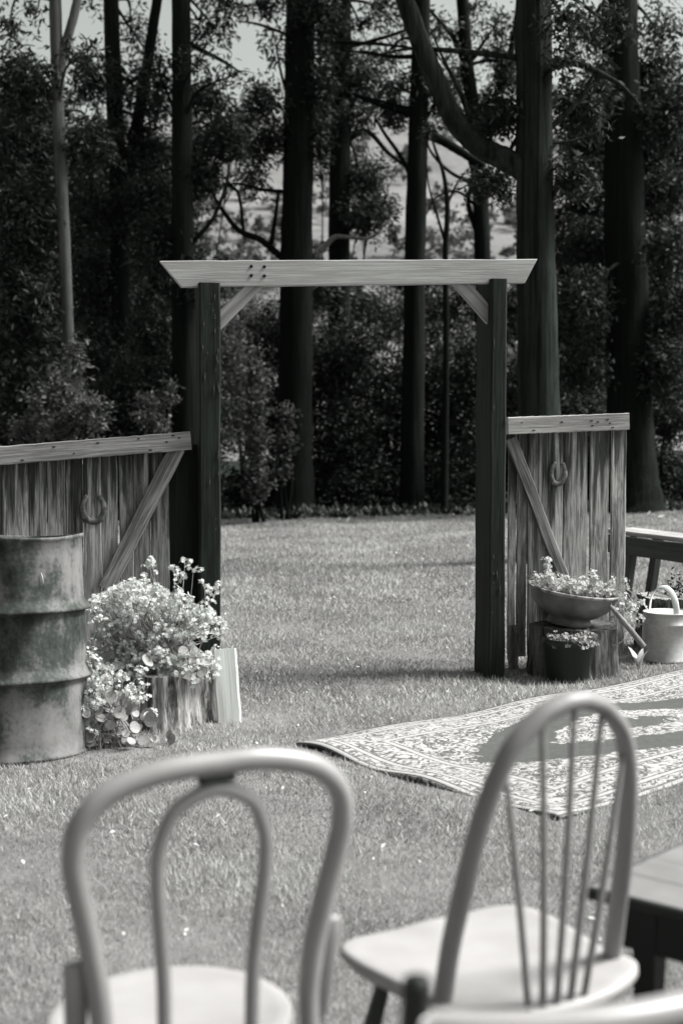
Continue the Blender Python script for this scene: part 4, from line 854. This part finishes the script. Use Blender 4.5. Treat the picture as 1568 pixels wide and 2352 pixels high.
# ---------------------------------------------------------------- grass and litter
def in_rug(X, Y):
    dx, dy = X-RA.x, Y-RA.y; u = dx*eu.x+dy*eu.y; v = dx*ev.x+dy*ev.y; return (u > .02) & (u < RL-.02) & (v > .02) & (v < RW-.02)
Vg = []; Tg = []
def patch(y0, y1, dens, L, W, lean):
    wid = .33*y1+1.0; n = int(dens*(y1-y0)*2*wid); X = rng.uniform(-wid, wid, n); Y = rng.uniform(y0, y1, n)
    k = (np.abs(X) < .31*Y+.9) & ~in_rug(X, Y); X, Y = X[k], Y[k]; n = len(X); Z = gfun(X, Y)
    cl = .5+.5*np.sin(X*3.1+1.7*np.sin(Y*2.3))*np.sin(Y*2.7+1.3*np.sin(X*1.9)); a = rng.uniform(0, 6.28, n); ln = rng.uniform(.15, lean, n); l = L*rng.uniform(.5, 1.3, n)*(.75+.5*cl); w_ = W*rng.uniform(.7, 1.3, n)
    D = np.stack([np.cos(a)*ln, np.sin(a)*ln, np.ones(n)], 1); D /= np.linalg.norm(D, axis=1)[:, None]; b = rng.uniform(0, 6.28, n); S = np.stack([np.cos(b), np.sin(b), np.zeros(n)], 1)
    P = np.stack([X, Y, Z-.003], 1); v = np.stack([P-S*w_[:, None]/2, P+S*w_[:, None]/2, P+D*l[:, None]], 1); Vg.append(v.reshape(-1, 3)); Tg.append(np.repeat(np.clip(rng.normal(.35+.3*cl, .22), 0, 1), 3))
patch(1.6, 4.5, 17000, .026, .0032, 1.4); patch(4.5, 7, 9500, .030, .0045, 1.5); patch(7, 11, 5200, .036, .007, 1.6); patch(11, 21.6, 2300, .045, .012, 1.6)
Vg = np.concatenate(Vg); Tg = np.concatenate(Tg)
o = mesh_obj('lawn_grass', Vg, np.arange(len(Vg)).reshape(-1, 3), 'grass_blade', None, False, Tg); tag(o, 'short mown pale grass covering the lawn', 'grass', None, 'stuff')
Vl = []
for k in range(620):
    y = 3.2+18*random.random()**1.3; x = random.uniform(-.3*y-.3, .3*y+.3); s_ = random.uniform(.004, .012)*(1+.06*y); z = gh(x, y)+.022+(.0 if not in_rug(np.array([x]), np.array([y]))[0] else .02)
    if in_rug(np.array([x]), np.array([y]))[0]: continue
    a = random.uniform(0, 6.28); d = np.array([math.cos(a), math.sin(a), random.uniform(-.2, .5)])*s_; p = np.array([-math.sin(a), math.cos(a), random.uniform(-.4, .4)])*s_*.45; c = np.array([x, y, z]); Vl += [c-d, c+p+[0, 0, .004], c+d, c-p]
for k in range(160):
    px = random.uniform(430, 1600); g = ground(px, 1186+random.gauss(0, 9)); s_ = random.uniform(.02, .05); a = random.uniform(0, 6.28); d = np.array([math.cos(a), math.sin(a), random.uniform(0, .8)])*s_; p = np.array([-math.sin(a), math.cos(a), .2])*s_*.4; c = np.array([g.x, g.y, gh(g.x, g.y)+.03]); Vl += [c-d, c+p, c+d, c-p]
o = quads_obj('leaf_litter', Vl, 'litter', None, 'stuff', 0, 1); tag(o, 'scattered fallen leaves and petals on the lawn', 'leaf litter')
Vl = []
for k in range(5200):                        # low weeds where the lawn meets the trees
    px = random.uniform(-300, 1900); Y = 21.3+random.random()**1.5*2.6; g = at(px, 1200, Y); z = gh(g.x, g.y); a = random.uniform(0, 6.28); s_ = random.uniform(.04, .17); d = np.array([math.cos(a)*.6, math.sin(a)*.6, random.uniform(.3, 1)])*s_; p = np.array([-math.sin(a), math.cos(a), .1])*s_*.22; c = np.array([g.x, g.y, z]); Vl += [c, c+d*.5+p, c+d, c+d*.5-p]
o = quads_obj('weed_edge', Vl, 'gum_leaf', None, 'stuff', 0, 1); tag(o, 'ragged low weeds along the far edge of the lawn', 'weeds')
